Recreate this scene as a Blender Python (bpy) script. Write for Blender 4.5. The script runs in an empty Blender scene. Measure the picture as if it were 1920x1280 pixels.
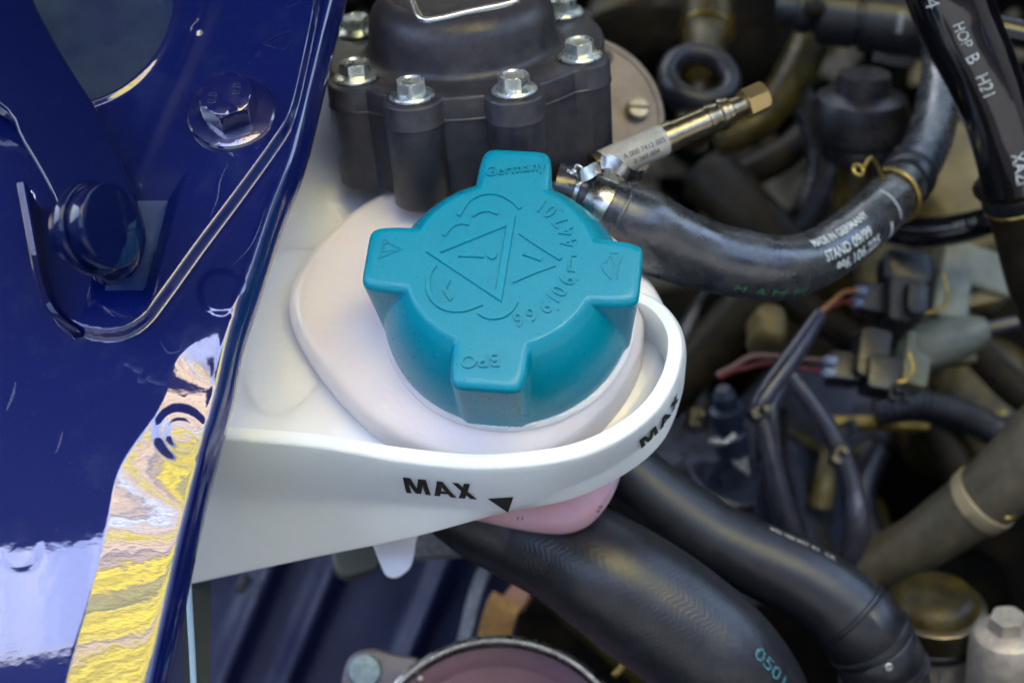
import bpy, bmesh, math, random
import numpy as np
from mathutils import Vector, Matrix, noise as mnoise
random.seed(3)
rad = math.radians
S = 0.01                      # everything below is laid out in centimetres
scene = bpy.context.scene
COL = scene.collection

# ------------------------------------------------------------------ camera
F = 3200.0
EL, ROLL, DC = rad(61.7), rad(-8.0), 52.55
fw = np.array([0, math.cos(EL), -math.sin(EL)])
rt0 = np.array([1.0, 0, 0]); up0 = np.cross(rt0, fw)
rt = math.cos(ROLL)*rt0 + math.sin(ROLL)*up0
up = -math.sin(ROLL)*rt0 + math.cos(ROLL)*up0
CAM = -(fw*DC + rt*(941.0-960)/F*DC - up*(493.8-640)/F*DC)
cd = bpy.data.cameras.new('camera'); co = bpy.data.objects.new('camera', cd); COL.objects.link(co)
M3 = Matrix((rt, up, -fw)).transposed()
co.matrix_world = Matrix.Translation(Vector(CAM*S)) @ M3.to_4x4()
cd.sensor_width = 36; cd.lens = 60; cd.clip_start = 0.01; cd.clip_end = 100
cd.dof.use_dof = True; cd.dof.focus_distance = 0.530; cd.dof.aperture_fstop = 8.0
scene.camera = co

# ------------------------------------------------------------------ light
SUN_EL, SUN_AZ = rad(50), rad(-20)          # azimuth clockwise from +y
w = bpy.data.worlds.new("World"); scene.world = w; w.use_nodes = True
nt = w.node_tree; bg = nt.nodes['Background']
sky = nt.nodes.new('ShaderNodeTexSky'); sky.sky_type = 'NISHITA'; sky.sun_disc = False
sky.sun_elevation = SUN_EL; sky.sun_rotation = SUN_AZ; sky.dust_density = 4.0; sky.air_density = 1.0; sky.ozone_density = 1.0
nt.links.new(sky.outputs[0], bg.inputs[0]); bg.inputs[1].default_value = 0.13
sd = bpy.data.lights.new('sun', 'SUN'); sd.energy = 5.0; sd.angle = rad(0.5); sd.color = (1, .95, .87)
so = bpy.data.objects.new('sun', sd); COL.objects.link(so)
sv = Vector((math.sin(SUN_AZ)*math.cos(SUN_EL), math.cos(SUN_AZ)*math.cos(SUN_EL), math.sin(SUN_EL)))
so.rotation_euler = sv.to_track_quat('Z', 'Y').to_euler(); so.location = sv*5
scene.view_settings.view_transform = 'Standard'; scene.view_settings.look = 'None'
scene.view_settings.exposure = 3.35; scene.view_settings.use_white_balance = True; scene.view_settings.white_balance_temperature = 6050; scene.view_settings.white_balance_tint = 8; scene.view_settings.gamma = 1
scene.render.engine = 'CYCLES'
scene.cycles.max_bounces = 8; scene.cycles.use_denoising = True

# ------------------------------------------------------------------ helpers
def ray(px, py):
    return fw + rt*((px-960)/F) - up*((py-640)/F)
def P(px, py, z):
    r = ray(px, py); return CAM + r*((z-CAM[2])/r[2])
def Q(px, py, d):
    return CAM + ray(px, py)*d
def CD(x, y, z):              # direction given as right / up / towards the viewer
    v = rt*x + up*y - fw*z; return v/np.linalg.norm(v)
def proj(p):
    v = np.asarray(p, float)-CAM; d = v@fw
    return 960+F*(v@rt)/d, 640-F*(v@up)/d, d
class Fr:                     # local frame
    def __init__(s, o, z, x=None):
        s.o = np.asarray(o, float); s.z = np.asarray(z, float)/np.linalg.norm(z)
        x = np.asarray(x if x is not None else rt, float)
        x = x-(x@s.z)*s.z; s.x = x/np.linalg.norm(x); s.y = np.cross(s.z, s.x)
    def __call__(s, v):
        v = np.asarray(v, float); return s.o + v[..., 0:1]*s.x + v[..., 1:2]*s.y + v[..., 2:3]*s.z
    def pix(s, px, py, h=0):  # where the sight line meets the plane z=h of the frame, in local x, y
        r = ray(px, py); o = s.o + s.z*h
        t = ((o-CAM)@s.z)/(r@s.z); p = CAM + r*t - s.o
        return np.array([p@s.x, p@s.y, h])
    def mat(s):
        return Matrix((s.x, s.y, s.z)).transposed().to_4x4()
W0 = Fr((0, 0, 0), (0, 0, 1), (1, 0, 0))
LOC = {}
def link(o, parent, loc):
    COL.objects.link(o)
    if parent is not None:
        o.parent = parent; o.location = Vector((np.asarray(loc)-LOC[parent.name])*S)
    else:
        o.location = Vector(np.asarray(loc)*S)
    LOC[o.name] = np.asarray(loc, float)
    return o
def mk(name, v, f, m, parent=None, smooth=True, uv=None, sharp=35, mats=None, fm=None):
    v = np.asarray(v, float).reshape(-1, 3)
    loc = LOC[parent.name] if parent is not None else np.array([v[:, 0].mean(), v[:, 1].mean(), v[:, 2].min()])
    me = bpy.data.meshes.new(name)
    me.from_pydata(((v-loc)*S).tolist(), [], [list(map(int, q)) for q in f])
    if uv is not None:
        l = me.uv_layers.new(name='UVMap')
        for poly in me.polygons:
            us = [uv[i] for i in poly.vertices]
            wrap = max(u[1] for u in us)-min(u[1] for u in us) > .5
            for k, li in enumerate(poly.loop_indices):
                u = us[k]
                l.data[li].uv = (u[0], u[1]+1 if wrap and u[1] < .5 else u[1])
    me.materials.append(m)
    for q in (mats or []): me.materials.append(q)
    if fm is not None:
        for k, p in enumerate(me.polygons): p.material_index = int(fm[k])
    if smooth:
        me.shade_smooth(); me.set_sharp_from_angle(angle=rad(sharp))
    o = bpy.data.objects.new(name, me)
    return link(o, parent, loc)
def tag(o, label, cat, group=None):
    o['label'] = label; o['category'] = cat
    if group: o['group'] = group
    return o
def thing(name, label, cat, loc, group=None):
    o = bpy.data.objects.new(name, None); o.empty_display_size = .01
    link(o, None, loc); return tag(o, label, cat, group)
def struct(o):
    o['kind'] = 'structure'; return o

def spl(pts, n):
    """Catmull-Rom through rows of any width, arc-length spaced"""
    p = np.asarray(pts, float); m = len(p)
    e = np.vstack([2*p[0]-p[1], p, 2*p[-1]-p[-2]]); out = []
    k = 24
    for i in range(m-1):
        a, b, c, d = e[i], e[i+1], e[i+2], e[i+3]
        for t in np.arange(k)/k:
            out.append(.5*((2*b)+(-a+c)*t+(2*a-5*b+4*c-d)*t*t+(-a+3*b-3*c+d)*t**3))
    out.append(p[-1]); out = np.array(out)
    L = np.r_[0, np.cumsum(np.linalg.norm(np.diff(out[:, :3], axis=0), axis=1))]
    s = np.linspace(0, L[-1], n)
    return np.stack([np.interp(s, L, out[:, j]) for j in range(out.shape[1])], 1)
def splc(pts, n):
    p = np.asarray(pts, float); q = np.vstack([p[-2:], p, p[:3]])
    o = []
    for i in range(len(p)):
        a, b, c, d = q[i+1], q[i+2], q[i+3], q[i+4]
        for t in np.arange(16)/16:
            o.append(.5*((2*b)+(-a+c)*t+(2*a-5*b+4*c-d)*t*t+(-a+3*b-3*c+d)*t**3))
    o = np.array(o+[o[0]])
    L = np.r_[0, np.cumsum(np.linalg.norm(np.diff(o, axis=0), axis=1))]
    s = np.linspace(0, L[-1], n, endpoint=False)
    return np.stack([np.interp(s, L, o[:, j]) for j in range(o.shape[1])], 1)
class Path:
    """centre line with parallel-transported frames; rows x,y,z,r"""
    def __init__(s, rows, n=60):
        c = spl(rows, n); s.p = c[:, :3]; s.r = c[:, 3]
        t = np.gradient(s.p, axis=0); s.t = t/np.linalg.norm(t, axis=1)[:, None]
        s.L = np.r_[0, np.cumsum(np.linalg.norm(np.diff(s.p, axis=0), axis=1))]
        a = -fw - (-fw@s.t[0])*s.t[0]; a /= np.linalg.norm(a); A = []
        for i in range(n):
            a = a-(a@s.t[i])*s.t[i]; a /= np.linalg.norm(a); A.append(a)
        s.a = np.array(A); s.b = np.cross(s.t, s.a)
    def at(s, l, th, dr=0.0):
        l = np.asarray(l, float)
        g = lambda q: np.stack([np.interp(l, s.L, q[:, j]) for j in range(3)], -1)
        r = np.interp(l, s.L, s.r)+dr
        return g(s.p) + (g(s.a)*np.cos(th)[..., None]+g(s.b)*np.sin(th)[..., None])*r[..., None]
def qrows(pts):               # (px, py, depth, radius in photo pixels)
    return [list(Q(a, b, d))+[r*d/F] for a, b, d, r in pts]
def gridfaces(nr, nc, wrap=True, cap=False):
    f = []
    for i in range(nr-1):
        for j in range(nc if wrap else nc-1):
            k = (j+1) % nc; f.append((i*nc+j, i*nc+k, (i+1)*nc+k, (i+1)*nc+j))
    if cap: f.append(tuple(range(nc-1, -1, -1))); f.append(tuple((nr-1)*nc+j for j in range(nc)))
    return f
def tube(name, rows, m, parent=None, n=60, k=28, l0=None, l1=None, dr=0, bump=None, path=None, ends=True):
    pt = path or Path(rows, n)
    l0 = 0 if l0 is None else l0; l1 = pt.L[-1] if l1 is None else l1
    ls = np.linspace(l0, l1, n); th = np.arange(k)/k*2*np.pi
    LL, TT = np.meshgrid(ls, th, indexing='ij')
    D = np.full_like(LL, dr)
    if bump is not None: D = D + bump((LL-l0)/(l1-l0), TT, LL)
    V = pt.at(LL, TT, D).reshape(-1, 3)
    uv = [(LL.flat[i], TT.flat[i]/2/np.pi) for i in range(LL.size)]
    o = mk(name, V, gridfaces(n, k, True, ends), m, parent, uv=uv, sharp=50)
    return o, pt
def lathe(name, fr, prof, m, parent=None, n=48, sharp=35, **kw):
    """prof: (r, h) from bottom to top"""
    th = np.arange(n)/n*2*np.pi; V = []
    for r, h in prof: V.append(np.stack([r*np.cos(th), r*np.sin(th), th*0+h], 1))
    return mk(name, fr(np.vstack(V)), gridfaces(len(prof), n, True, True), m, parent, sharp=sharp, **kw)
def rprof(r, h0, h1, b, seg=4, b0=0.0):
    """solid cylinder profile, rounded top by b and bottom by b0"""
    out = []
    if b0:
        out += [(r-b0+b0*math.sin(a), h0+b0-b0*math.cos(a)) for a in np.linspace(0, math.pi/2, seg+1)]
    else: out.append((r, h0))
    out += [(r-b+b*math.cos(a), h1-b+b*math.sin(a)) for a in np.linspace(0, math.pi/2, seg+1)]
    return out
def hexv(r, n=6, ph=0): return [(r*math.cos(ph+i*2*math.pi/n), r*math.sin(ph+i*2*math.pi/n)) for i in range(n)]
def offs(o, d):
    t = np.roll(o, -1, 0)-np.roll(o, 1, 0); t /= np.linalg.norm(t, axis=1)[:, None]+1e-9
    a = 0.5*np.sum(o[:, 0]*np.roll(o[:, 1], -1)-np.roll(o[:, 0], -1)*o[:, 1])
    nn = np.stack([-t[:, 1], t[:, 0]], 1)*(1 if a > 0 else -1)
    return o+nn*d             # d>0 moves inward
def loft(name, fr, o2, lv, m, parent=None, sharp=35):
    """closed outline, levels (inward offset, h)"""
    V = [np.c_[offs(o2, d), np.full(len(o2), h)] for d, h in lv]
    return mk(name, fr(np.vstack(V)), gridfaces(len(lv), len(o2), True, True), m, parent, sharp=sharp)
def plate(name, fr, o2, h0, h1, b, m, parent=None, seg=3, sharp=35):
    lv = [(0, h0)]+[(b-b*math.cos(a), h1-b+b*math.sin(a)) for a in np.linspace(0, math.pi/2, seg+1)]
    return loft(name, fr, np.asarray(o2, float), lv, m, parent, sharp)
def rrect(w, h, r, k=5):
    o = []
    for cx, cy, a0 in ((w/2-r, h/2-r, 0), (-w/2+r, h/2-r, 90), (-w/2+r, -h/2+r, 180), (w/2-r, -h/2+r, 270)):
        for t in range(k+1):
            a = rad(a0+90*t/k); o.append((cx+r*math.cos(a), cy+r*math.sin(a)))
    return np.array(o)
def rbox(name, fr, w, h, z0, z1, m, parent=None, r=.15, b=.08, c=(0, 0)):
    return plate(name, fr, rrect(w, h, r)+np.array(c), z0, z1, b, m, parent)
def ring(name, fr, R, r, m, parent=None, a0=0, a1=360, n=64, k=12, sy=1.0, sr=1.0):
    full = abs(a1-a0) >= 360
    A = np.radians(np.linspace(a0, a1, n, endpoint=not full)); T = np.arange(k)/k*2*np.pi
    AA, TT = np.meshgrid(A, T, indexing='ij')
    rr = R+r*sr*np.cos(TT)
    V = np.stack([rr*np.cos(AA), rr*np.sin(AA), r*sy*np.sin(TT)], -1).reshape(-1, 3)
    f = gridfaces(n, k, True, not full)
    if full: f += [((n-1)*k+j, (n-1)*k+(j+1) % k, (j+1) % k, j) for j in range(k)]
    return mk(name, fr(V), f, m, parent, sharp=60)
def textmesh(s, size, ext=.02, bold=0, bev=0, align='CENTER', sp=1.0, dense=0):
    c = bpy.data.curves.new('t', 'FONT'); c.body = s; c.size = size*10; c.extrude = ext*10; c.offset = bold*10
    c.bevel_depth = bev*10; c.align_x = align; c.align_y = 'CENTER'; c.space_character = sp; c.resolution_u = 6
    o = bpy.data.objects.new('t', c); COL.objects.link(o)
    dg = bpy.context.evaluated_depsgraph_get(); me = bpy.data.meshes.new_from_object(o.evaluated_get(dg))
    if dense:
        bm = bmesh.new(); bm.from_mesh(me); bmesh.ops.remove_doubles(bm, verts=bm.verts, dist=1e-4)
        for ax in (0, 1):
            lo_, hi_ = min(q.co[ax] for q in bm.verts), max(q.co[ax] for q in bm.verts)
            for c_ in np.arange(lo_+dense*5, hi_, dense*10):
                pc = [0, 0, 0]; pn = [0, 0, 0]; pc[ax] = c_; pn[ax] = 1
                bmesh.ops.bisect_plane(bm, geom=bm.verts[:]+bm.edges[:]+bm.faces[:], plane_co=pc, plane_no=pn, dist=1e-4)
        bm.to_mesh(me); bm.free()
    v = np.array([tuple(q.co) for q in me.vertices]).reshape(-1, 3)/10; f = [tuple(p.vertices) for p in me.polygons]
    bpy.data.objects.remove(o); bpy.data.curves.remove(c); bpy.data.meshes.remove(me)
    return v, f
def text(name, fr, s, size, m, parent, ang=0, at=(0, 0), h=0, sx=1.0, **kw):
    v, f = textmesh(s, size, **kw); v[:, 0] *= sx
    a = rad(ang); x = v[:, 0]*math.cos(a)-v[:, 1]*math.sin(a)+at[0]; y = v[:, 0]*math.sin(a)+v[:, 1]*math.cos(a)+at[1]
    return mk(name, fr(np.stack([x, y, v[:, 2]+h], 1)), f, m, parent, smooth=False)
def tubetext(name, pt, s, size, l, th, m, parent, flip=False, rot90=False, sx=1, lift=.02, **kw):
    """print wrapped onto a tube; runs along the tube"""
    v, f = textmesh(s, size, ext=0.0, dense=.12, **kw); v[:, 0] *= sx
    x, y = v[:, 0], v[:, 1]
    if rot90: x, y = -y, x
    if flip: x, y = -x, -y
    r = np.interp(l, pt.L, pt.r)
    return mk(name, pt.at(l+x, th-y/r, np.full(len(x), lift)), f, m, parent, smooth=False)
def rib(name, fr, pts2, w, h, m, parent, closed=False, n=40):
    """low raised line on a surface"""
    p = splc(pts2, n) if closed else spl([list(q)+[0] for q in pts2], n)[:, :2]
    t = (np.roll(p, -1, 0)-np.roll(p, 1, 0)) if closed else np.gradient(p, axis=0)
    t /= np.linalg.norm(t, axis=1)[:, None]; nn = np.stack([-t[:, 1], t[:, 0]], 1)
    prof = [(-.5, -.01), (-.38, h), (.38, h), (.5, -.01)]
    V = np.stack([np.c_[p+nn*(a*w), np.full(len(p), b)] for a, b in prof], 1).reshape(-1, 3)
    f = gridfaces(len(p), 4, True, not closed)
    if closed: f += [((len(p)-1)*4+j, (len(p)-1)*4+(j+1) % 4, (j+1) % 4, j) for j in range(4)]
    return mk(name, fr(V), f, m, parent, smooth=False)
def gridsurf(name, fn, nu, nv, m, parent=None, thick=None, **kw):
    V = np.array([fn(u, v) for u in np.linspace(0, 1, nu) for v in np.linspace(0, 1, nv)])
    return mk(name, V, gridfaces(nu, nv, False), m, parent, **kw)

# ------------------------------------------------------------------ materials
def mat(name, c, rough=.5, metal=0, c2=None, ns=300, bump=None, coat=0, sss=0, sssr=(1, .8, .7), ior=1.5,
        dust=None, rv=0.0, aniso=None, speck=None, trans=0, cthr=(.35, .65), coat_ior=1.5, coat_rough=.03):
    m = bpy.data.materials.new(name); m.use_nodes = True; N = m.node_tree.nodes; Lk = m.node_tree.links.new
    b = N['Principled BSDF']; b.inputs['Base Color'].default_value = (*c, 1); b.inputs['Roughness'].default_value = rough
    b.inputs['Metallic'].default_value = metal; b.inputs['IOR'].default_value = ior
    b.inputs['Coat Weight'].default_value = coat; b.inputs['Coat IOR'].default_value = coat_ior; b.inputs['Coat Roughness'].default_value = coat_rough
    if sss:
        b.inputs['Subsurface Weight'].default_value = sss; b.inputs['Subsurface Radius'].default_value = sssr
        b.inputs['Subsurface Scale'].default_value = .007
    g = N.new('ShaderNodeNewGeometry'); mp = N.new('ShaderNodeMapping'); Lk(g.outputs['Position'], mp.inputs[0])
    if aniso: mp.inputs['Rotation'].default_value = (0, 0, aniso[1]); mp.inputs['Scale'].default_value = aniso[0]
    def noise(sc, det=4, ro=.6):
        t = N.new('ShaderNodeTexNoise'); t.inputs['Scale'].default_value = sc; t.inputs['Detail'].default_value = det
        t.inputs['Roughness'].default_value = ro; Lk(mp.outputs[0], t.inputs['Vector']); return t
    def ramp(src, a, bb):
        r = N.new('ShaderNodeMapRange'); r.inputs[1].default_value = a; r.inputs[2].default_value = bb
        Lk(src, r.inputs[0]); return r
    col = None
    def mix(fac, A, B):
        x = N.new('ShaderNodeMix'); x.data_type = 'RGBA'; Lk(fac, x.inputs[0])
        if A is None: x.inputs[6].default_value = (*c, 1)
        else: Lk(A, x.inputs[6])
        x.inputs[7].default_value = (*B, 1); return x.outputs[2]
    if c2: col = mix(ramp(noise(ns).outputs[0], *cthr).outputs[0], None, c2)
    if speck: col = mix(ramp(noise(speck[0], 2).outputs[0], speck[1], speck[1]+.04).outputs[0], col, speck[2])
    df = None
    if dust:                  # (colour, scale, threshold, amount)
        r = ramp(noise(dust[1], 8, .7).outputs[0], dust[2], dust[2]+.3); r.inputs[4].default_value = dust[3]
        df = r.outputs[0]; col = mix(df, col, dust[0])
    if col is not None: Lk(col, b.inputs['Base Color'])
    if rv:
        r = ramp(noise(ns*.6+50, 5).outputs[0], .3, .7)
        r.inputs[3].default_value = max(0.02, rough-rv); r.inputs[4].default_value = min(1, rough+rv); Lk(r.outputs[0], b.inputs['Roughness'])
    if bump:                  # list of (scale, distance in m)
        prev = None
        for sc, dist in bump:
            bp = N.new('ShaderNodeBump'); bp.inputs['Distance'].default_value = dist; bp.inputs['Strength'].default_value = 1
            Lk(noise(sc, 3).outputs[0], bp.inputs['Height'])
            if prev: Lk(prev, bp.inputs['Normal'])
            prev = bp.outputs[0]
        Lk(prev, b.inputs['Normal'])
        if coat: Lk(prev, b.inputs['Coat Normal'])
    if trans:
        t = N.new('ShaderNodeBsdfTranslucent'); t.inputs[0].default_value = (*c, 1); x = N.new('ShaderNodeMixShader'); x.inputs[0].default_value = trans
        Lk(b.outputs[0], x.inputs[1]); Lk(t.outputs[0], x.inputs[2]); Lk(x.outputs[0], N['Material Output'].inputs[0])
        if col is not None: Lk(col, t.inputs[0])
    return m
BLUE = mat('blue_paint', (.0004, .005, .078), .45, 0, ior=1.22, coat=1, coat_ior=1.78, bump=[(60, .00003), (240, .000017), (900, .000003)],
           dust=((.05, .07, .14), 50, .54, .32), speck=(2500, .735, (.2, .25, .4)))
BLUED = mat('dark_blue_paint', (.001, .004, .045), .5, 0, ior=1.15, coat=.8, coat_ior=1.45, bump=[(90, .0001)], dust=((.04, .05, .08), 80, .58, .25))
BOLTB = mat('blue_bolt_paint', (.003, .006, .07), .25, 0, coat=1, coat_ior=1.8, bump=[(300, .00008)], dust=((.12, .12, .14), 150, .52, .35))
DUSTY = mat('dusty_blue', (.008, .022, .11), .5, coat=.4, c2=(.03, .06, .15), ns=60, bump=[(900, .00005)], speck=(2200, .73, (.3, .32, .36)))
TEAL = mat('teal_plastic', (.003, .215, .315), .31, c2=(.005, .24, .345), ns=900, bump=[(3000, .00008)], sss=.12, sssr=(.3, .9, 1), rv=.05)
TANK = mat('tank_plastic', (.80, .73, .735), .30, c2=(.82, .77, .77), ns=40, sss=.6, sssr=(1, .72, .65), bump=[(120, .0003), (2500, .00002)])
TANKL = mat('tank_shoulder_plastic', (.76, .80, .88), .22, c2=(.80, .79, .82), ns=14, sss=.6, sssr=(.9, .85, .8), bump=[(45, .0012), (2500, .00002)])
PINK = mat('tank_with_coolant', (.80, .46, .50), .3, c2=(.82, .56, .62), ns=60, sss=.7, sssr=(1, .5, .5), bump=[(150, .0002)])
BAND = mat('white_band_plastic', (.82, .87, .87), .34, c2=(.80, .85, .84), ns=60, sss=.35, sssr=(.8, .9, .9), bump=[(150, .0002), (2500, .00001)],
           dust=((.66, .68, .64), 220, .64, .5))
INK = mat('black_ink', (.015, .013, .012), .55, speck=(2800, .63, (.25, .25, .24)))
RUBLINE = mat('white_scuff', (.75, .8, .8), .6)
BLK = mat('black_cast_plastic', (.020, .019, .026), .40, c2=(.036, .035, .043), ns=250, bump=[(1400, .00012)], rv=.08, speck=(2600, .72, (.12, .12, .13)))
ZINC = mat('zinc_bolt', (.62, .68, .68), .3, .9, c2=(.5, .54, .5), ns=400, bump=[(900, .00008)], rv=.1)
STEEL = mat('steel', (.5, .52, .52), .28, 1, c2=(.3, .3, .28), ns=300, bump=[(600, .00005)], rv=.1)
WIRE = mat('wire_steel', (.72, .72, .68), .25, .9)
RUB = mat('rubber_hose', (.020, .023, .029), .26, c2=(.045, .047, .053), ns=130, bump=[(900, .00006), (120, .0002)], rv=.1, ior=1.7)
RUBM = mat('matte_rubber', (.009, .010, .014), .36, c2=(.016, .017, .022), ns=200, bump=[(1500, .00008)], rv=.06)
GLOSS = mat('gloss_black_tube', (.004, .004, .006), .08, coat=.6, bump=[(60, .00012)], dust=((.1, .1, .1), 200, .66, .3))
BRN = mat('brown_rubber', (.007, .006, .004), .5, ior=1.25, c2=(.02, .016, .009), ns=150, bump=[(600, .0002)])
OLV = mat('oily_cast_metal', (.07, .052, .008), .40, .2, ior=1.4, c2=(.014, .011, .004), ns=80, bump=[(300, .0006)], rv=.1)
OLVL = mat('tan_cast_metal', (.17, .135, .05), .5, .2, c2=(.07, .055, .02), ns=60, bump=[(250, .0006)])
GOLD = mat('yellow_zinc', (.45, .33, .09), .32, .9, c2=(.28, .2, .05), ns=300)
BRASS = mat('nickel_brass', (.36, .32, .22), .28, 1, c2=(.28, .24, .15), ns=300, bump=[(500, .0001)])
ALU = mat('cast_aluminium', (.42, .38, .32), .45, .5, c2=(.3, .27, .22), ns=200, bump=[(500, .0003)])
PDISC = mat('pinkish_plate', (.19, .165, .165), .5, .4, c2=(.12, .105, .10), ns=60, bump=[(300, .0002)], speck=(900, .7, (.04, .03, .03)))
LABEL = mat('paper_label', (.38, .38, .35), .5, c2=(.30, .29, .25), ns=200)
PRINT = mat('grey_print', (.5, .56, .58), .6, speck=(1800, .60, (.06, .07, .08)))
GPRINT = mat('green_chalk', (.06, .26, .08), .7, speck=(1800, .56, (.03, .03, .03)))
CPRINT = mat('cyan_print', (.04, .17, .21), .6, speck=(1500, .50, (.03, .04, .05)))
CONN = mat('connector_plastic', (.008, .008, .011), .34, c2=(.016, .016, .02), ns=400, bump=[(800, .0002)], rv=.1)
PALE = mat('pale_green_plastic', (.17, .19, .16), .45, c2=(.11, .12, .08), ns=80, bump=[(300, .0003)])
BLUEC = mat('blue_grey_seal', (.16, .21, .30), .4)
CABLE = mat('cable_sheath', (.025, .027, .042), .28, c2=(.04, .04, .06), ns=200, bump=[(400, .0002)], ior=1.6)
REDW = mat('red_wire', (.13, .015, .015), .5); ORNW = mat('orange_wire', (.30, .12, .03), .5); PINKW = mat('faded_wire', (.14, .08, .08), .6)
RUST = mat('rusty_strap', (.42, .2, .05), .7, c2=(.55, .3, .07), ns=350, bump=[(500, .0012)], speck=(700, .6, (.2, .08, .02)))
RUSTB = mat('brown_strap', (.22, .10, .05), .7, c2=(.3, .13, .06), ns=200, bump=[(300, .0006)])
FOAM = mat('rough_insulation', (.03, .036, .06), .9, c2=(.07, .08, .12), ns=700, bump=[(350, .003), (1200, .001)])
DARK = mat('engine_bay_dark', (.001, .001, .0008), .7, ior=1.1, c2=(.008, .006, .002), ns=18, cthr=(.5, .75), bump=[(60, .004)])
GREYG = mat('grey_strip', (.10, .11, .12), .6, c2=(.2, .21, .22), ns=400, bump=[(500, .001)])

# ------------------------------------------------------------------ surroundings, some added for light (seen only as reflections)
def beigesheet(n, c, tr=.75): return mat(n, c, .5, trans=tr)
struct(mk('engine_bay_floor', [(-80, -60, -45), (90, -60, -45), (90, 80, -45), (-80, 80, -45)], [(0, 1, 2, 3)], DARK))
for a, b in (((-80, -60), (90, -60)), ((90, -60), (90, 80)), ((90, 80), (-80, 80)), ((-80, 80), (-80, -60))):
    struct(mk('engine_bay_wall', [(*a, -45), (*b, -45), (*b, 2), (*a, 2)], [(0, 1, 2, 3)], DARK))
struct(mk('ground', [(-900, -900, -75), (900, -900, -75), (900, 900, -75), (-900, 900, -75)], [(0, 1, 2, 3)],
          mat('asphalt', (.08, .08, .08), .8, c2=(.12, .115, .1), ns=20)))

LIDM = mat('lid_inner_paint', (.002, .004, .028), .5, bump=[(30, .002)])
lid = thing('raised_lid', 'dark blue lid raised on its hinge above the engine bay', 'lid', (0, 58, 4))
LH, LE = (62, 4), (25, 97)      # hinge and free edge (y, z)
def lidpt(u, v, t=0):
    x = -80+170*u; q = min(1, max(0, (x+16)/16)); v = v*(1-.14*q*q*(3-2*q))
    y = LH[0]+(LE[0]-LH[0])*v; z = LH[1]+(LE[1]-LH[1])*v + 6*math.sin(math.pi*v)
    return (x, y+t*.6, z+t*.6)
o_, i_ = [], []
n_ = 24
V = [lidpt(u, v) for u in np.linspace(0, 1, n_) for v in np.linspace(0, 1, n_)]+[lidpt(u, v, 3) for u in np.linspace(0, 1, n_) for v in np.linspace(0, 1, n_)]
f_ = gridfaces(n_, n_, False); f2 = [tuple(i+n_*n_ for i in q[::-1]) for q in f_]
eg = []
for i in range(n_-1):
    for a, b in ((i, i+1), ((n_-1)*n_+i+1, (n_-1)*n_+i), ((i+1)*n_, i*n_), (i*n_+n_-1, (i+1)*n_+n_-1)):
        eg.append((a, b, b+n_*n_, a+n_*n_))
mk('lid_panel', V, f_+f2+eg, LIDM, lid)

WALLM = mat('blocker_dark', (.035, .035, .04), .8, c2=(.05, .05, .055), ns=8)
for nm, a, b in (('blocker_wall', (-420, -190), (420, -190)), ('blocker_wall', (-300, -190), (-300, 60)), ('blocker_wall', (320, 60), (320, -190))):  # unseen dark walls, added to keep out low sky light
    d_ = np.array([b[0]-a[0], b[1]-a[1]])/math.hypot(b[0]-a[0], b[1]-a[1]); n2 = np.array([d_[1], -d_[0]])*12*(1 if a[0] != b[0] else -1)
    V = [(a[0], a[1]), (b[0], b[1]), (b[0]+n2[0], b[1]+n2[1]), (a[0]+n2[0], a[1]+n2[1])]
    struct(mk(nm, [(x, y, -75) for x, y in V]+[(x, y, 225) for x, y in V], [(0, 1, 2, 3), (4, 5, 6, 7), (0, 1, 5, 4), (1, 2, 6, 5), (2, 3, 7, 6), (3, 0, 4, 7)], WALLM, smooth=False))
struct(mk('blocker_slab', [(-420, -125, 240), (420, -125, 240), (420, -200, 240), (-420, -200, 240), (-420, -125, 252), (420, -125, 252), (420, -200, 252), (-420, -200, 252)],
          [(0, 1, 2, 3), (4, 5, 6, 7), (0, 1, 5, 4), (1, 2, 6, 5), (2, 3, 7, 6), (3, 0, 4, 7)], WALLM, smooth=False))  # unseen slab behind the camera, added to block part of the sky
struct(mk('blocker_slab', [(-220, 34, 241), (-4, 34, 241), (-4, -40, 241), (-220, -40, 241), (-220, 34, 252), (-4, 34, 252), (-4, -40, 252), (-220, -40, 252)],
          [(0, 1, 2, 3), (4, 5, 6, 7), (0, 1, 5, 4), (1, 2, 6, 5), (2, 3, 7, 6), (3, 0, 4, 7)], WALLM, smooth=False))  # second added slab, darkens what the lower blue panel reflects
# unseen translucent sheets added to colour light and reflections, strips running left to right
added_sheets = thing('added_overhead_sheets', 'unseen corrugated beige and yellow sheets added overhead to colour reflections', 'added_sheets', (0, 100, 230))
BE, YE, PA, OL, TA = (.80, .62, .42), (.85, .70, .04), (.75, .80, .88), (.42, .38, .08), (.55, .44, .32)
RS = [(PA, 13), (BE, 14), (TA, 5), (BE, 8), (TA, 4), (PA, 5), (BE, 5), (YE, 5), (BE, 6), (TA, 5), (YE, 12), (OL, 5), (YE, 12), (BE, 4), (YE, 22), (OL, 6)]
RMAT = {c: mat('added_sheet_tint_%d' % k, c, .5, trans=.8) for k, c in enumerate((BE, YE, PA, OL, TA))}
yy = SHEET_Y0 = 100.0
for k, (c, wd) in enumerate(RS):
    nx, ny = 3, max(6, int(wd/1.0))
    X = np.linspace(2, 150, nx); Y = np.linspace(yy, yy-wd+.6, ny)
    V = [(x, y, 230+(k % 2)*1.0+1.2*math.sin(y*1.3)) for x in X for y in Y]
    mk('added_sheet', V, gridfaces(nx, ny, False), RMAT[c], added_sheets)
    yy -= wd

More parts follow.
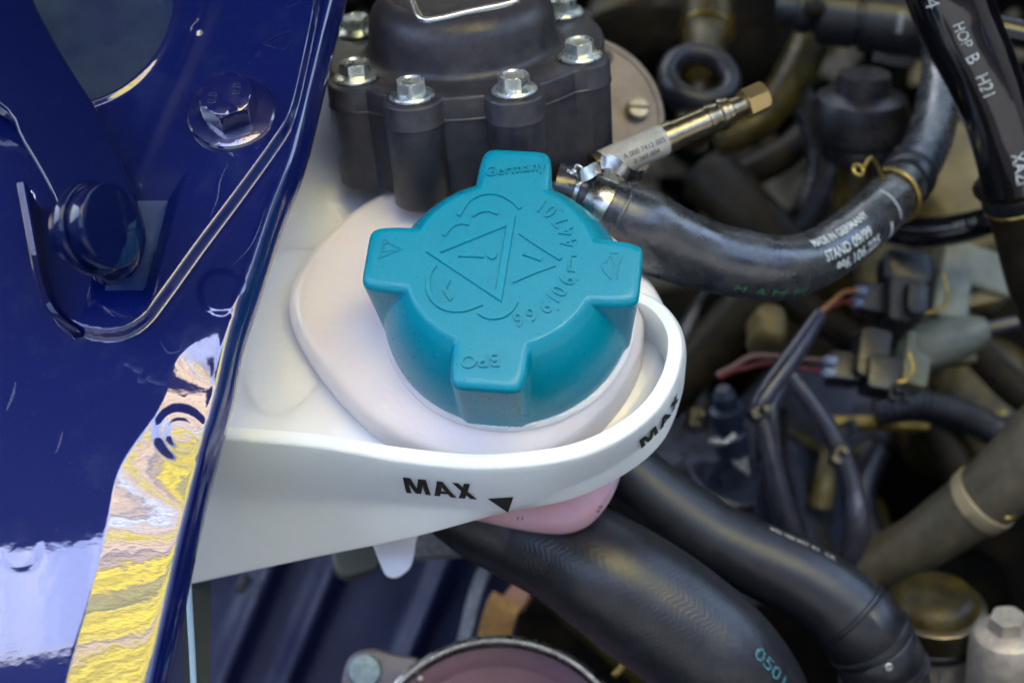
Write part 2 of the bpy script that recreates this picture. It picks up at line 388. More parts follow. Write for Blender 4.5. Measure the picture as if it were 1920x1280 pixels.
LV = [mat('added_sheet_lilac_%d' % k, c, .5, trans=.8) for k, c in enumerate(((.42, .48, .78), (.34, .40, .70), (.50, .55, .80)))]  # unseen lilac sheets, added to dim the sky mirrored in the panel
xx = -6.0; lvr = random.Random(5)
while xx > -150:
    wd = lvr.uniform(5, 14); X = np.linspace(xx, xx-wd+.5, 12); Y = np.linspace(33.5, 100-lvr.uniform(0, 8), 3)
    mk('added_sheet', [(x, y, 229+1.0*math.sin(x*1.7)) for x in X for y in Y], gridfaces(12, 3, False), lvr.choice(LV), added_sheets); xx -= wd
# ------------------------------------------------------------------ the blue rail panel
ZP = 1.0
EDGE = [(670, -160), (630, 0), (596, 140), (561, 280), (513, 410), (475, 525), (437, 640), (402, 775), (357, 930), (309, 1130), (272, 1280), (238, 1430)]
ey = np.array([e[1] for e in EDGE]); ex = np.array([e[0] for e in EDGE])
_s = spl([(b, a, 0) for a, b in EDGE], 200); 
def edgex(y): return np.interp(y, _s[:, 0], _s[:, 1])
def seg_sd(px, py, poly):
    """signed distance to an open polyline, positive on its left side walking along it (pixels)"""
    best = np.full(px.shape, 1e9); sg = np.ones(px.shape)
    for (a, b), (c, d) in zip(poly[:-1], poly[1:]):
        dx, dy = c-a, d-b; L2 = dx*dx+dy*dy
        t = np.clip(((px-a)*dx+(py-b)*dy)/L2, 0, 1)
        qx, qy = a+t*dx-px, b+t*dy-py; dd = np.hypot(qx, qy)
        s = np.sign(dx*(py-b)-dy*(px-a)); m = dd < best-1e-6
        best = np.where(m, dd, best); sg = np.where(m, s, sg)
    return best*sg
def sst(x, w_): t = np.clip(x/w_*.5+.5, 0, 1); return t*t*(3-2*t)
VR = spl([(612, -160, 0), (600, 0, 0), (578, 120, 0), (552, 225, 0), (520, 280, 0), (455, 370, 0), (380, 470, 0), (315, 560, 0), (275, 610, 0),
          (235, 633, 0), (190, 636, 0), (140, 622, 0), (105, 590, 0), (85, 540, 0), (72, 470, 0), (62, 380, 0)], 60)[:, :2].tolist()
SB = [(560, 560), (430, 600), (335, 665), (300, 760), (222, 880), (195, 1000), (152, 1150), (112, 1280), (80, 1440)]
SB = spl([(a, b, 0) for a, b in SB], 60)[:, :2].tolist()
def panel_h(x, y):
    h = np.zeros_like(x)
    d = seg_sd(x, y, VR)                                   # positive: pad side (left of the seam)
    h += .34*sst(d-3, 6) + .015*np.exp(-((d+10)/8.0)**2)
    r = np.hypot(x-118, (y+5)*1.0)                          # round opening
    h += .20*np.exp(-((r-210)/11.0)**2) - 3.2*sst(194-r, 26)
    cr = seg_sd(x, y, [(420, -100), (392, 40), (345, 150), (300, 250), (262, 345)])
    h += .16*np.exp(-(cr/14.0)**2)*sst(265-y, 120)
    for cx, cy, rr, hh, e in ((415, 548, 40, .06, 1.0), (338, 808, 46, .028, 1.0), (34, 1015, 40, .02, 1.25), (375, 68, 13, .05, 1), (484, 108, 9, .03, 1)):
        q = np.hypot(x-cx, (y-cy)/e)/rr
        h += hh*sst(1-q, .22)
    q = np.hypot(x-338, y-808)/26; h += .016*sst(1-q, .3)
    # slot beside the pin
    sl = np.maximum(np.abs((x-262)+(y-450)*.28)/46, np.abs(y-465)/104)
    h -= .2*sst(1-sl, .4)
    # rolled strip towards the engine
    s = seg_sd(x, y, SB)                                   # negative to the right
    t = np.clip(-s, 0, None)*sst(y-600, 120)
    h -= STR_A*t*.0165 + STR_B*(t*.0165)**2
    # broad rolled shoulder that carries the edge flange
    e = edgex(y)-x
    h += .05*np.exp(-((e-16)/8.0)**2)*sst(720-y, 400)
    h -= .5*np.exp(-np.clip(e, 0, None)/5.0)
    h -= .22*((np.clip(y-760, 0, None)/400)**2)            # sinks gently towards the front
    h -= .28*(np.clip(y-1010, 0, None)/120)**2*sst(260-x, 120)*.0
    h += .004*np.sin(x*.011+y*.006)
    return h
STR_A, STR_B = .20, .012
panel = thing('blue_rail_panel', 'glossy dark blue painted body panel along the left, with round opening and pressed seam', 'body panel', P(250, 700, -2))
ny, nx = 400, 190
ys = np.linspace(-160, 1430, ny); sx_ = 1-(1-np.linspace(0, 1, nx))**1.5
XX = np.array([[-170+(edgex(y)+170)*s for s in sx_] for y in ys]); YY = np.repeat(ys[:, None], nx, 1)
HH = panel_h(XX, YY)
V = []
for i in range(ny):
    for j in range(nx):
        p = P(XX[i, j], YY[i, j], ZP).copy(); p[2] += HH[i, j]; V.append(p)
    e = V[-1].copy()                                        # the edge turns down and under
    for dx, dz in ((.06, -.10), (.08, -.25), (.06, -.55), (-.15, -.9), (-.7, -1.1)): V.append(e+np.array([dx, 0, dz]))
V = np.array(V); nc = nx+5
fl = gridfaces(ny, nc, False)
ro = np.hypot(XX-118, YY+5)
fm = []
for i in range(ny-1):
    for j in range(nc-1):
        k = min(j, nx-1); x, y = XX[i, k], YY[i, k]
        sl_ = max(abs((x-262)+(y-450)*.28)/46, abs(y-465)/104)
        fm.append(1 if (ro[i, k] < 188 or sl_ < .8) and j < nx else 0)
mk('pressed_sheet', V, [q[::-1] for q in fl], BLUE, panel, sharp=60, mats=[DUSTY], fm=fm)
# upright folded flange at the left of the pin
c = spl([list(P(56, 372, 1.9)), list(P(66, 440, 1.8)), list(P(80, 530, 1.7)), list(P(100, 585, 1.6)), list(P(140, 620, 1.45))], 30)
V = []
for i, p in enumerate(c):
    hgt = 1.0*(1-i/29)**.7+.1
    for a, b in ((-.14, -.8), (-.14, hgt-.05), (-.08, hgt), (.08, hgt), (.14, hgt-.05), (.14, -.8)): V.append(p+np.array([a, 0, b-.2]))
mk('folded_flange', V, gridfaces(30, 6, True, True), BLUED, panel)
Fp = Fr(P(500, 80, ZP), (0, 0, 1), (1, 0, 0))
def fpx(q): p = P(q[0], q[1], ZP+.33); r = Fp.pix(q[0], q[1], .33); return (r[0], r[1])
for ln in ([(490, 80), (548, 57), (532, 92), (490, 80)], [(505, 82), (528, 70)], [(530, -6), (540, 12), (565, 2)]):
    v = rib('stamped_mark', Fr(Fp.o+np.array([0, 0, .33]), Fp.z, Fp.x), [fpx(q) for q in ln], .05, .03, BLUE, panel, n=24)

SCUF = mat('dried_drip_mark', (.05, .065, .14), .6, speck=(1500, .5, (.01, .02, .09)))
for ln, w_ in (([(432, 318), (418, 350), (412, 385), (398, 420)], .05), ([(498, 392), (486, 430), (468, 465), (436, 498)], .04), ([(118, 808), (108, 842), (100, 852)], .05), ([(300, 640), (318, 662), (352, 652)], .035), ([(12, 770), (24, 742), (30, 715)], .09)):
    q_ = [P(a, b, ZP) for a, b in ln]
    hh = [float(panel_h(np.array([[float(a)]]), np.array([[float(b)]]))[0, 0]) for a, b in ln]
    c_ = spl([[*p_[:2], ZP+h_+.012, 0] for p_, h_ in zip(q_, hh)], 30)[:, :3]; tt_ = np.gradient(c_, axis=0); tt_ /= np.linalg.norm(tt_, axis=1)[:, None]
    sd_ = np.stack([-tt_[:, 1], tt_[:, 0], tt_[:, 0]*0], 1)*(w_*.5*np.sin(np.linspace(.2, 3.0, 30)))[:, None]
    mk('dried_drip', np.vstack([c_-sd_, c_+sd_]), gridfaces(2, 30, False), SCUF, panel, smooth=False)

# hinge arm and its pin
arm = thing('lid_hinge', 'dark blue flat hinge arm with big round pin in the top left corner', 'hinge', P(100, 200, 2.4))
ao = splc([(-260, -260), (0, -160), (52, -20), (92, 60), (132, 128), (196, 230), (238, 330), (262, 420), (236, 492), (186, 512), (150, 486), (120, 420), (92, 352), (40, 262), (-10, 190), (-260, 60)], 90)
Fa = Fr(P(100, 200, 2.6), (0, 0, 1), (1, 0, 0))
ao3 = np.array([Fa.pix(a, b, 0)[:2] for a, b in ao])
plate('arm_bar', Fa, ao3, -.75, 0, .12, BLUED, arm)
Fi = Fr(Q(212, 421, 48.4), CD(.85, .10, .5), up)
lathe('pin_head', Fi, [(1.0, -1.5), (1.1, -.78)]+rprof(1.25, -.55, .0, .1), BLUED, arm, n=72)
lathe('pin_collar', Fi, rprof(1.38, -.95, -.62, .1, b0=.06), BLUED, arm, n=72)

# painted hexagon bolt
bb = thing('painted_hex_bolt', 'blue painted hexagon bolt with wide washer on the blue panel', 'bolt', P(432, 215, 1.3))
Fb = Fr(P(434, 214, 1.36), CD(.02, .62, .78), CD(1, .22, 0))
Fb = Fr(P(434, 214, 1.36), (.05, -.02, 1), (1, .05, 0))
lathe('washer', Fb, [(1.36, -.1), (1.40, 0), (1.40, .10), (1.34, .17), (1.2, .2), (.9, .24), (.5, .24)], BOLTB, bb, n=72)
HB = Fb
def hexbolt(fr, R, h0, h1, ch, m, parent, name='hex_head', ph=0.0):
    n = 96; V = []; th = np.arange(n)/n*2*np.pi
    def rr(a): a = (a-ph) % (math.pi/3)-math.pi/6; return R*math.cos(math.pi/6)/np.cos(a)
    hexr = np.array([rr(a) for a in th]); ap = R*math.cos(math.pi/6)
    for fr_, h, rmax in ((1, h0, 9), (1, h1-ch*1.2, 9), (1, h1-ch*.55, R*.965), (1, h1-ch*.15, R*.91), (1, h1, ap*.97), (.55, h1, ap*.97)):
        r = np.minimum(hexr, rmax)*fr_; V.append(np.c_[r*np.cos(th), r*np.sin(th), th*0+h])
    return mk(name, fr(np.vstack(V)), gridfaces(6, n, True, True), m, parent, sharp=25)
hh_ = hexbolt(Fb, .90, .2, 1.12, .14, BOLTB, bb, ph=rad(12))
for s_, pos, a_ in (('8.8', (-.42, -.08), 78), ('8.8', (.36, .12), 80)):
    text('stamped_lettering', Fb, s_, .36, BOLTB, hh_, ang=a_, at=pos, h=1.12, ext=.018, bev=.006)

# ------------------------------------------------------------------ coolant tank
tank = thing('coolant_tank', 'pale pinkish white plastic coolant tank under the teal cap', 'coolant tank', P(940, 700, -10))
def wpx(pts, z, n=160): return splc([tuple(P(a, b, z)[:2]) for a, b in pts], n)
TZ = -4.1
t1 = wpx([(760, 330), (690, 362), (630, 405), (575, 465), (541, 525), (540, 590), (575, 655), (640, 735), (715, 800), (800, 840), (885, 858), (985, 850),
          (1080, 812), (1150, 745), (1192, 680), (1208, 610), (1195, 530), (1150, 430), (1050, 350), (900, 310)], TZ)
ta = np.arange(360)/360*2*np.pi; oa = np.arctan2(t1[:, 1], t1[:, 0]); orad = np.hypot(t1[:, 0], t1[:, 1]); k_ = np.argsort(oa)
ou = np.stack([np.cos(ta), np.sin(ta)], 1)*np.interp(np.angle(np.exp(1j*ta)), oa[k_], orad[k_], period=2*np.pi)[:, None]
ci = np.stack([np.cos(ta), np.sin(ta)], 1)*4.1
V = []
for t_, z_ in ((0, -6.2), (0, -4.85), (.008, -4.65), (.03, -4.45), (.07, -4.27), (.13, -4.13), (.22, -4.03), (.4, -3.9), (.6, -3.75), (.8, -3.58), (.93, -3.45), (1, -3.36), (1.04, -3.34)):
    q_ = ou*(1-t_)+ci*t_; V.append(np.c_[q_, np.full(360, z_)])
mk('upper_shell', np.vstack(V), gridfaces(len(V), 360, True, True), TANK, tank, sharp=80)
t2 = wpx([(560, 60), (640, 120), (668, 250), (700, 345), (860, 350), (1060, 400), (1185, 480), (1240, 545), (1262, 620), (1256, 700), (1200, 785), (1110, 850),
          (985, 890), (850, 880), (700, 870), (560, 850), (400, 850), (250, 820), (250, 500), (420, 150)], -5.6, 240)
loft('shoulder_shell', W0, t2, [(.2, -8.2), (0, -6.9), (0, -6.3), (.08, -5.95), (.3, -5.7), (.6, -5.6), (1.2, -5.56)], TANKL, tank, sharp=80)
def swell(cx, cy, ax, ay, ang, hgt):
    c_ = P(cx, cy, -5.6); V = []
    for i_ in range(22):
        q_ = i_/21*1.25
        for a_ in np.arange(48)/48*2*np.pi:
            x_, y_ = ax*q_*math.cos(a_), ay*q_*math.sin(a_)
            V.append((c_[0]+x_*math.cos(ang)-y_*math.sin(ang), c_[1]+x_*math.sin(ang)+y_*math.cos(ang), -5.62+hgt*max(0, math.cos(min(q_/1.25, 1)*math.pi)*.5+.5)))
    mk('shoulder_swell', V, gridfaces(22, 48), TANKL, tank, sharp=80)
swell(600, 290, 2.3, 4.6, rad(-12), .6); swell(548, 600, 1.9, 4.2, rad(-14), .28)
t3 = wpx([(840, 950), (900, 972), (1000, 992), (1065, 994), (1112, 974), (1148, 928), (1170, 860), (1180, 760), (1100, 680), (850, 680), (760, 860)], -8.9)
loft('lower_shell', W0, t3, [(1.4, -10.2), (.6, -10.0), (.16, -9.6), (0, -9.0), (.1, -8.2), (.5, -7.0), (1.2, -5.4)], PINK, tank, sharp=80)
lathe('filler_neck', W0, [(4.13, -4.9), (4.13, -3.4), (4.10, -3.22), (3.95, -3.16), (3.7, -3.16)], TANK, tank, n=96, sharp=60)
def surf_print(name, s, size, at, ang, m, parent, z, tilt):
    fr = Fr(P(at[0], at[1], z), tilt, rt); return text(name, fr, s, size, m, parent, ang=ang, h=.03, ext=.004)
surf_print('scale_print', '11.30', .3, (985, 970), -6, INK, tank, -8.3, (.02, -1, .15))
surf_print('scale_print', '- 25', .34, (1120, 958), 40, INK, tank, -8.3, (.72, -.75, .15))

# ------------------------------------------------------------------ cap
SPIN = rad(-13.5)
Fc = Fr((0, 0, 0), (0, 0, 1), (math.cos(SPIN), math.sin(SPIN), 0))
cap = thing('screw_top', 'teal four-lobed screw cap with raised warning symbols on the white tank', 'screw cap', (0, 0, -3.3))
NA = 1440
th = np.arange(NA)/NA*2*np.pi
def rd(z):                    # dome radius at height
    q = np.interp(-z, [0, .04, .12, .35, .75, 1.25, 1.9, 2.6, 3.1, 3.35], [2.88, 2.95, 3.04, 3.24, 3.49, 3.72, 3.92, 4.02, 4.0, 3.95]); return q
def capr(z, ins=0):
    b = .29; k = max(0, b+z) if z > -b else 0
    s = b-math.sqrt(max(0, b*b-k*k))
    wt = 4.32-s-.10*(-z); ww = 1.19-s*.9-.01*(-z)
    r0 = np.full(NA, rd(z))
    ph = (th+math.pi/4) % (math.pi/2)-math.pi/4
    rw = 1/((np.abs(np.cos(ph))/wt)**9+(np.abs(np.sin(ph))/ww)**9+1e-12)**(1/9)
    d = rw-r0; kk = .07
    return np.where(d > 0, rw, r0)+kk*np.exp(-np.abs(d)/kk)*.5
lv = [-3.3, -3.22, -3.0, -2.6, -2.2, -1.8, -1.4, -1.1, -.85, -.6, -.42, -.33, -.29, -.25, -.2, -.15, -.1, -.06, -.03, -.01, 0]
V = []
for z in lv:
    r = capr(z)
    if z == -3.3: r = r-.05
    V.append(np.c_[r*np.cos(th), r*np.sin(th), th*0+z])
rt_ = capr(0)
for f_ in (.98, .9, .7, .3): V.append(np.c_[rt_*f_*np.cos(th), rt_*f_*np.sin(th), th*0+.0])
mk('cap_body', Fc(np.vstack(V)), gridfaces(len(V), NA, True, True), TEAL, cap, sharp=42)
# white torn liner showing under the front rim
rr_ = []
rng = np.random.RandomState(4)
for i in range(90):
    a = rad(-128+i*1.0)-SPIN; 
    rr_.append([math.cos(a)*(4.02+.03*rng.rand()), math.sin(a)*(4.02+.03*rng.rand()), -3.24+.05*rng.rand(), .03+.035*rng.rand()*math.sin(i/90*math.pi)])
rr_ = [list(Fc(np.array(q[:3])))+[q[3]] for q in rr_]
tube('rim_scuff', rr_, RUBLINE, cap, n=200, k=8)
def cpx(q): return Fc.pix(q[0], q[1], 0)[:2]
Hh = .075
for pts, wd in (([(860, 405), (878, 378), (905, 364), (935, 364), (962, 378), (976, 392)], .16), ([(886, 406), (900, 398), (918, 396), (934, 402)], .13),
                ([(832, 443), (845, 427), (862, 419), (880, 421)], .15), ([(815, 498), (803, 520), (806, 553), (830, 577), (866, 582), (904, 570)], .18),
                ([(842, 526), (834, 542), (838, 552), (846, 563)], .14), ([(898, 586), (915, 595), (940, 594), (958, 582), (968, 566)], .17),
                ([(975, 437), (1012, 462), (1052, 487)], .15), ([(960, 529), (1000, 512), (1041, 497)], .15), ([(982, 476), (1016, 488)], .15)):
    rib('raised_line', Fc, [cpx(q) for q in pts], wd, Hh, TEAL, cap)
def trirings(pts, w_):
    a = np.array([cpx(q) for q in pts]); c0 = a.mean(0); b = []
    for i in range(3):
        p, q, r = a[i-1], a[i], a[(i+1) % 3]
        u = (p-q)/np.linalg.norm(p-q); v = (r-q)/np.linalg.norm(r-q); bis = (u+v)/np.linalg.norm(u+v)
        b.append(q+bis*(w_/math.sin(math.acos(np.clip(u@v, -1, 1))/2)))
    return a, np.array(b)
def tri(pts, w_, h):
    a, b = trirings(pts, w_); a2 = a+(b-a)*.12; b2 = b+(a-b)*.12
    V = [(*q, -.01) for q in a]+[(*q, h) for q in a2]+[(*q, h) for q in b2]+[(*q, -.01) for q in b]
    return mk('raised_triangle', Fc(np.array(V)), gridfaces(4, 3), TEAL, cap, smooth=False)
tri([(797, 473), (968, 404), (941, 569)], .27, Hh)
tri([(717, 444), (755, 468), (708, 487)], .05, .03)
rib('raised_line', Fc, [cpx((860, 477)), cpx((908, 479))], .24, Hh, TEAL, cap, n=4)
lathe('raised_dot', Fr(Fc(np.r_[cpx((923, 480)), 0]), Fc.z, Fc.x), [(.155, -.01), (.13, Hh)], TEAL, cap, n=24)
rib('raised_line', Fc, [cpx(q) for q in ((716, 468), (720, 458), (730, 457), (738, 464))], .06, .03, TEAL, cap, n=16)
rib('raised_line', Fc, [cpx(q) for q in ((716, 472), (735, 470), (745, 469))], .05, .03, TEAL, cap, n=6)
rib('raised_line', Fc, [cpx(q) for q in ((1146, 524), (1134, 510), (1128, 500), (1130, 492), (1136, 493), (1143, 480), (1150, 490), (1148, 506), (1146, 524))], .05, .03, TEAL, cap)
rib('raised_line', Fc, [cpx(q) for q in ((1158, 524), (1159, 500), (1166, 480))], .06, .03, TEAL, cap, n=12)
for a, b in ((1146, 474), (1156, 474)): lathe('raised_dot', Fr(Fc(np.r_[cpx((a, b)), 0]), Fc.z, Fc.x), [(.05, -.01), (.04, .03)], TEAL, cap, n=12)
def captext(s, px, size, ang, m=TEAL, **kw):
    return text('raised_lettering', Fc, s, size, m, cap, ang=ang, at=cpx(px), h=0, ext=.06, bev=.006, **kw)
captext('Germany', (966, 318), .50, -math.degrees(SPIN)*.85, sp=1.05)
captext('BPO', (901, 676), .62, 180+8, sp=1.08)
for ch, a, b in (('9', 973, 602), ('9', 997, 592), ('6', 1023, 577), ('.', 1047, 580), ('1', 1038, 560), ('0', 1050, 547), ('6', 1065, 527), ('.', 1083, 524),
                 ('[', 1071, 494), ('4', 1068, 456), ('4', 1064, 435), ('7', 1052, 416), ('.', 1055, 394), ('0', 1033, 396), ('1', 1016, 386)):
    q = cpx((a, b)); an = math.degrees(math.atan2(q[1], q[0]))+90
    if ch == '[':
        rib('raised_line', Fc, [cpx(p_) for p_ in ((1081, 480), (1070, 480))], .09, .05, TEAL, cap, n=4); rib('raised_line', Fc, [cpx(p_) for p_ in ((1070, 478), (1066, 508))], .09, .05, TEAL, cap, n=4); rib('raised_line', Fc, [cpx(p_) for p_ in ((1065, 508), (1079, 509))], .09, .05, TEAL, cap, n=4)
    elif ch == '.': lathe('raised_dot', Fr(Fc(np.r_[q, 0]), Fc.z, Fc.x), [(.05, -.01), (.04, .03)], TEAL, cap, n=12)
    else: text('raised_lettering', Fc, ch, .70, TEAL, cap, ang=an, at=q, h=0, ext=.06, bev=.006, sx=.85)

# ------------------------------------------------------------------ white band round the tank
band = thing('white_level_band', 'translucent white plastic band marked MAX sweeping round the coolant tank', 'level band', P(900, 950, -8))
TP = [(250, 782, -3.5), (330, 790, -3.5), (430, 799, -3.5), (600, 813, -3.5), (760, 838, -3.5), (905, 850, -3.5), (1050, 836, -3.5), (1140, 803, -3.5), (1205, 755, -3.45), (1240, 700, -3.4),
      (1252, 645, -3.4), (1243, 608, -3.4), (1220, 580, -3.4), (1185, 560, -3.4)]
MD = [(200, 925, -6.6), (300, 928, -6.6), (385, 934, -6.6), (590, 940, -6.5), (775, 948, -6.3), (940, 955, -6.1), (1065, 915, -5.6), (1165, 865, -5.4), (1240, 800, -5.3), (1276, 730, -5.2),
      (1287, 665, -5.2), (1275, 615, -5.2), (1240, 578, -5.2), (1190, 556, -5.2)]
BT = [(200, 1135, -11.5), (300, 1108, -11.2), (385, 1088, -10.8), (590, 1044, -9.2), (775, 1006, -7.6), (940, 962, -6.5), (1068, 936, -6.3), (1172, 888, -6.3), (1243, 826, -6.2), (1277, 745, -6.1),
      (1284, 680, -6.0), (1272, 622, -6.0), (1235, 585, -6.0), (1185, 566, -6.0)]
def bp(A):
    return np.array([P(*q) for q in A])
prm = np.r_[0, np.cumsum(np.linalg.norm(np.diff(bp(TP), axis=0), axis=1))]
def crm(pts, n):              # rows sampled with the same parameter so that sections stay matched
    e = np.vstack([2*pts[0]-pts[1], pts, 2*pts[-1]-pts[-2]]); o = []
    for u in np.linspace(0, len(pts)-1-1e-9, n):
        i = int(u); t = u-i; a, b, c, d = e[i:i+4]
        o.append(.5*((2*b)+(-a+c)*t+(2*a-5*b+4*c-d)*t*t+(-a+3*b-3*c+d)*t**3))
    return np.array(o)
NB = 260
Tt, Md, Bt = crm(bp(TP), NB), crm(bp(MD), NB), crm(bp(BT), NB)
tg = np.gradient(Tt, axis=0); tg[:, 2] = 0; tg /= np.linalg.norm(tg, axis=1)[:, None]
inn = np.stack([-tg[:, 1], tg[:, 0], tg[:, 0]*0], 1)      # towards the tank
zz = np.array([0, 0, 1.])
# outer crest sits a rim width outside the inner rim line
RW = np.interp(np.linspace(0, 1, NB), [0, .3, .6, 1], [.38, .5, .5, .42])[:, None]
To = Tt-inn*RW-zz*.06
def bez(a, b, t): return a+(b-a)*t
out = [To, bez(To, Md, .5)-inn*.03, Md, bez(Md, Bt, .5), Bt]
sec = [Tt-zz*3.0+inn*.0, Tt-zz*.05, Tt-inn*.02+zz*.0, Tt-inn*RW*.5-zz*.0, To+inn*.08+zz*.02, To+inn*.02-zz*.03, To-zz*.09+inn*.0, bez(To, Md, .15)-inn*.02, bez(To, Md, .5)-inn*.04, bez(To, Md, .9)-inn*.01, Md, bez(Md, Bt, .15),
       bez(Md, Bt, .6), bez(Md, Bt, .95), Bt, Bt+inn*.18-zz*.03, Bt+inn*.28+zz*.1]
V = np.stack(sec, 1).reshape(-1, 3)
mk('band_strip', V, gridfaces(NB, len(sec), True, True), BAND, band, sharp=50)
s_len = np.r_[0, np.cumsum(np.linalg.norm(np.diff(To, axis=0), axis=1))]
def bandmap(xy, lift=.03):
    x, y = xy[:, 0], xy[:, 1]
    g = lambda A: np.stack([np.interp(x, s_len, A[:, j]) for j in range(3)], -1)
    a, m_, i = g(To), g(Md), g(inn); dd = m_-a; L = np.linalg.norm(dd, axis=1)[:, None]
    bow = -.04*np.clip(1-np.abs(-y[:, None]/L*2-1), 0, 1)-lift-.01
    n_ = np.cross(dd/L, g(tg)); n_ *= np.sign(np.sum(n_*-i, axis=1))[:, None]
    return a+dd/L*(-y[:, None])+n_*(-bow)
def band_s(px):               # arc length whose point projects nearest to px
    pr = np.array([proj(q) for q in bez(To, Md, .5)]); return pr
PR = band_s(0)
def s_at(px, py):
    k = np.argmin(np.hypot(PR[:, 0]-px, PR[:, 1]-py)); return s_len[k]
def maxletters():
    """bold block capitals M A X as quads: cap height 1, finely cut so that they follow the curved band"""
    q = []
    def bar(x0, x1, y0, X0, X1, y1): q.append(((x0, y0), (x1, y0), (X1, y1), (X0, y1)))
    bar(0, .22, 0, 0, .22, 1); bar(.80, 1.02, 0, .80, 1.02, 1); bar(.40, .62, .02, .10, .34, 1.0); bar(.40, .62, .02, .68, .92, 1.0)
    bar(1.16, 1.40, 0, 1.50, 1.74, 1); bar(1.84, 2.08, 0, 1.50, 1.74, 1); bar(1.36, 1.88, .20, 1.40, 1.84, .38)
    bar(2.16, 2.43, 0, 2.68, 2.95, 1); bar(2.68, 2.95, 0, 2.16, 2.43, 1)
    V = []; f = []
    for k, (a, b, c, d) in enumerate(q):
        a, b, c, d = map(np.array, (a, b, c, d)); n = len(V)
        for u in np.linspace(0, 1, 9):
            for v in np.linspace(0, 1, 5):
                p = (a*(1-u)+d*u)*(1-v)+(b*(1-u)+c*u)*v; V.append((p[0], p[1], k*.0006))
        f += [tuple(n+x for x in t) for t in gridfaces(9, 5, False)]
    V = np.array(V); V[:, 0] -= 1.475; V[:, 1] -= .5
    return V, f
def band_text(px, py, w_, h_, slant=0.0, drop=0.0):
    v, f = maxletters(); s0 = s_at(px, py)
    a, m_ = [np.array([np.interp(s0, s_len, A[:, j]) for j in range(3)]) for A in (To, Md)]
    pa, pm = proj(a), proj(m_); t = ((px-pa[0])*(pm[0]-pa[0])+(py-pa[1])*(pm[1]-pa[1]))/((pm[0]-pa[0])**2+(pm[1]-pa[1])**2)
    y0 = -t*np.linalg.norm(m_-a)
    x = v[:, 0]*w_/2.95; y = v[:, 1]*h_
    P3 = bandmap(np.c_[x+y*slant+s0, y+y0+x*drop]); P3 = P3+(-fw)*v[:, 2:3]
    return mk('max_print', P3, f, INK, band, smooth=False)
band_text(821, 913, 2.05, .98)
band_text(1242, 788, 1.95, .98)
# arrow
s0 = s_at(938, 940); a, m_ = [np.array([np.interp(s0, s_len, A[:, j]) for j in range(3)]) for A in (To, Md)]
Lm = np.linalg.norm(m_-a); pa, pm = proj(a), proj(m_); yt = -(930-pa[1])/(pm[1]-pa[1])*Lm
mk('arrow_print', bandmap(np.array([(s0-.42, yt), (s0+.42, yt+.02), (s0, yt-1.0)])), [(0, 2, 1)], INK, band, smooth=False)

# ------------------------------------------------------------------ black pump housing
cs = math.radians(30)
AX = CD(-.085*math.cos(cs), math.cos(cs), math.sin(cs))
Fq = Fr(Q(872, 84, 59.9), AX, rt)
pump = thing('pump_housing', 'black ribbed cast housing with domed cover and ring of silver bolts', 'pump housing', Fq.o-AX*4)
BP = [(668, 148), (773, 183), (965, 172), (1088, 108), (1056, 27), (668, 62), (770, -20), (960, -25)]
BC = [Fq.pix(a, b, 0)[:2] for a, b in BP]
def outline(Rb, rb, n=720, k=.30):
    t = np.arange(n)/n*2*np.pi; u = np.stack([np.cos(t), np.sin(t)], 1); r = np.full(n, Rb)
    for c in BC:
        b = u@c; disc = b*b-(c@c-rb*rb); rr = np.where(disc > 0, b+np.sqrt(np.maximum(disc, 0)), 0)
        d = rr-r; m = np.maximum(r, rr); r = m+k*np.exp(-np.abs(d)/k)*.5
    return u*r[:, None]
lvs = [(4.2, .9, -4.6), (4.2, .9, -.95), (4.88, .98, -.86), (4.92, 1.01, -.84), (4.92, 1.01, -.80), (4.88, .98, -.76), (4.88, .98, -.12), (4.85, .95, -.04), (4.78, .88, 0)]
def pumpmesh(name, lv_, n=720):
    V = [np.c_[outline(a, b, n), np.full(n, h)] for a, b, h in lv_]
    return mk(name, Fq(np.vstack(V)), gridfaces(len(lv_), n, True, True), BLK, pump, sharp=40)
BL = [(673, 345), (785, 392), (965, 400), (1100, 305)]
pumpmesh('lower_casting', [(4.7, .86, -3.75), (4.8, .94, -3.65), (4.86, .96, -.86)])
pumpmesh('top_flange', lvs[2:])
dome = lathe('domed_cover', Fr(Fq(np.array([-.05, -.15, 0])), AX, rt), [(3.6, 0), (3.5, .04), (3.38, .12), (3.30, .3), (3.27, .8), (3.22, 1.2), (3.05, 1.6), (2.75, 1.88), (2.4, 2.02), (2.2, 2.04), (2.12, 1.98), (2.1, 1.8), (.5, 1.78)], BLK, pump, n=96, sharp=50)
wp = [(742, -60, 58), (764, -22, 56.5), (778, 12, 55.6), (786, 30, 55.2), (800, 38, 55), (830, 34, 55), (880, 22, 55), (930, 12, 55), (962, 4, 55), (974, -6, 55.2), (970, -30, 56)]
tube('wire_clip', [list(Q(*q))+[.115] for q in wp], WIRE, dome, n=90, k=12)
bolt0 = None
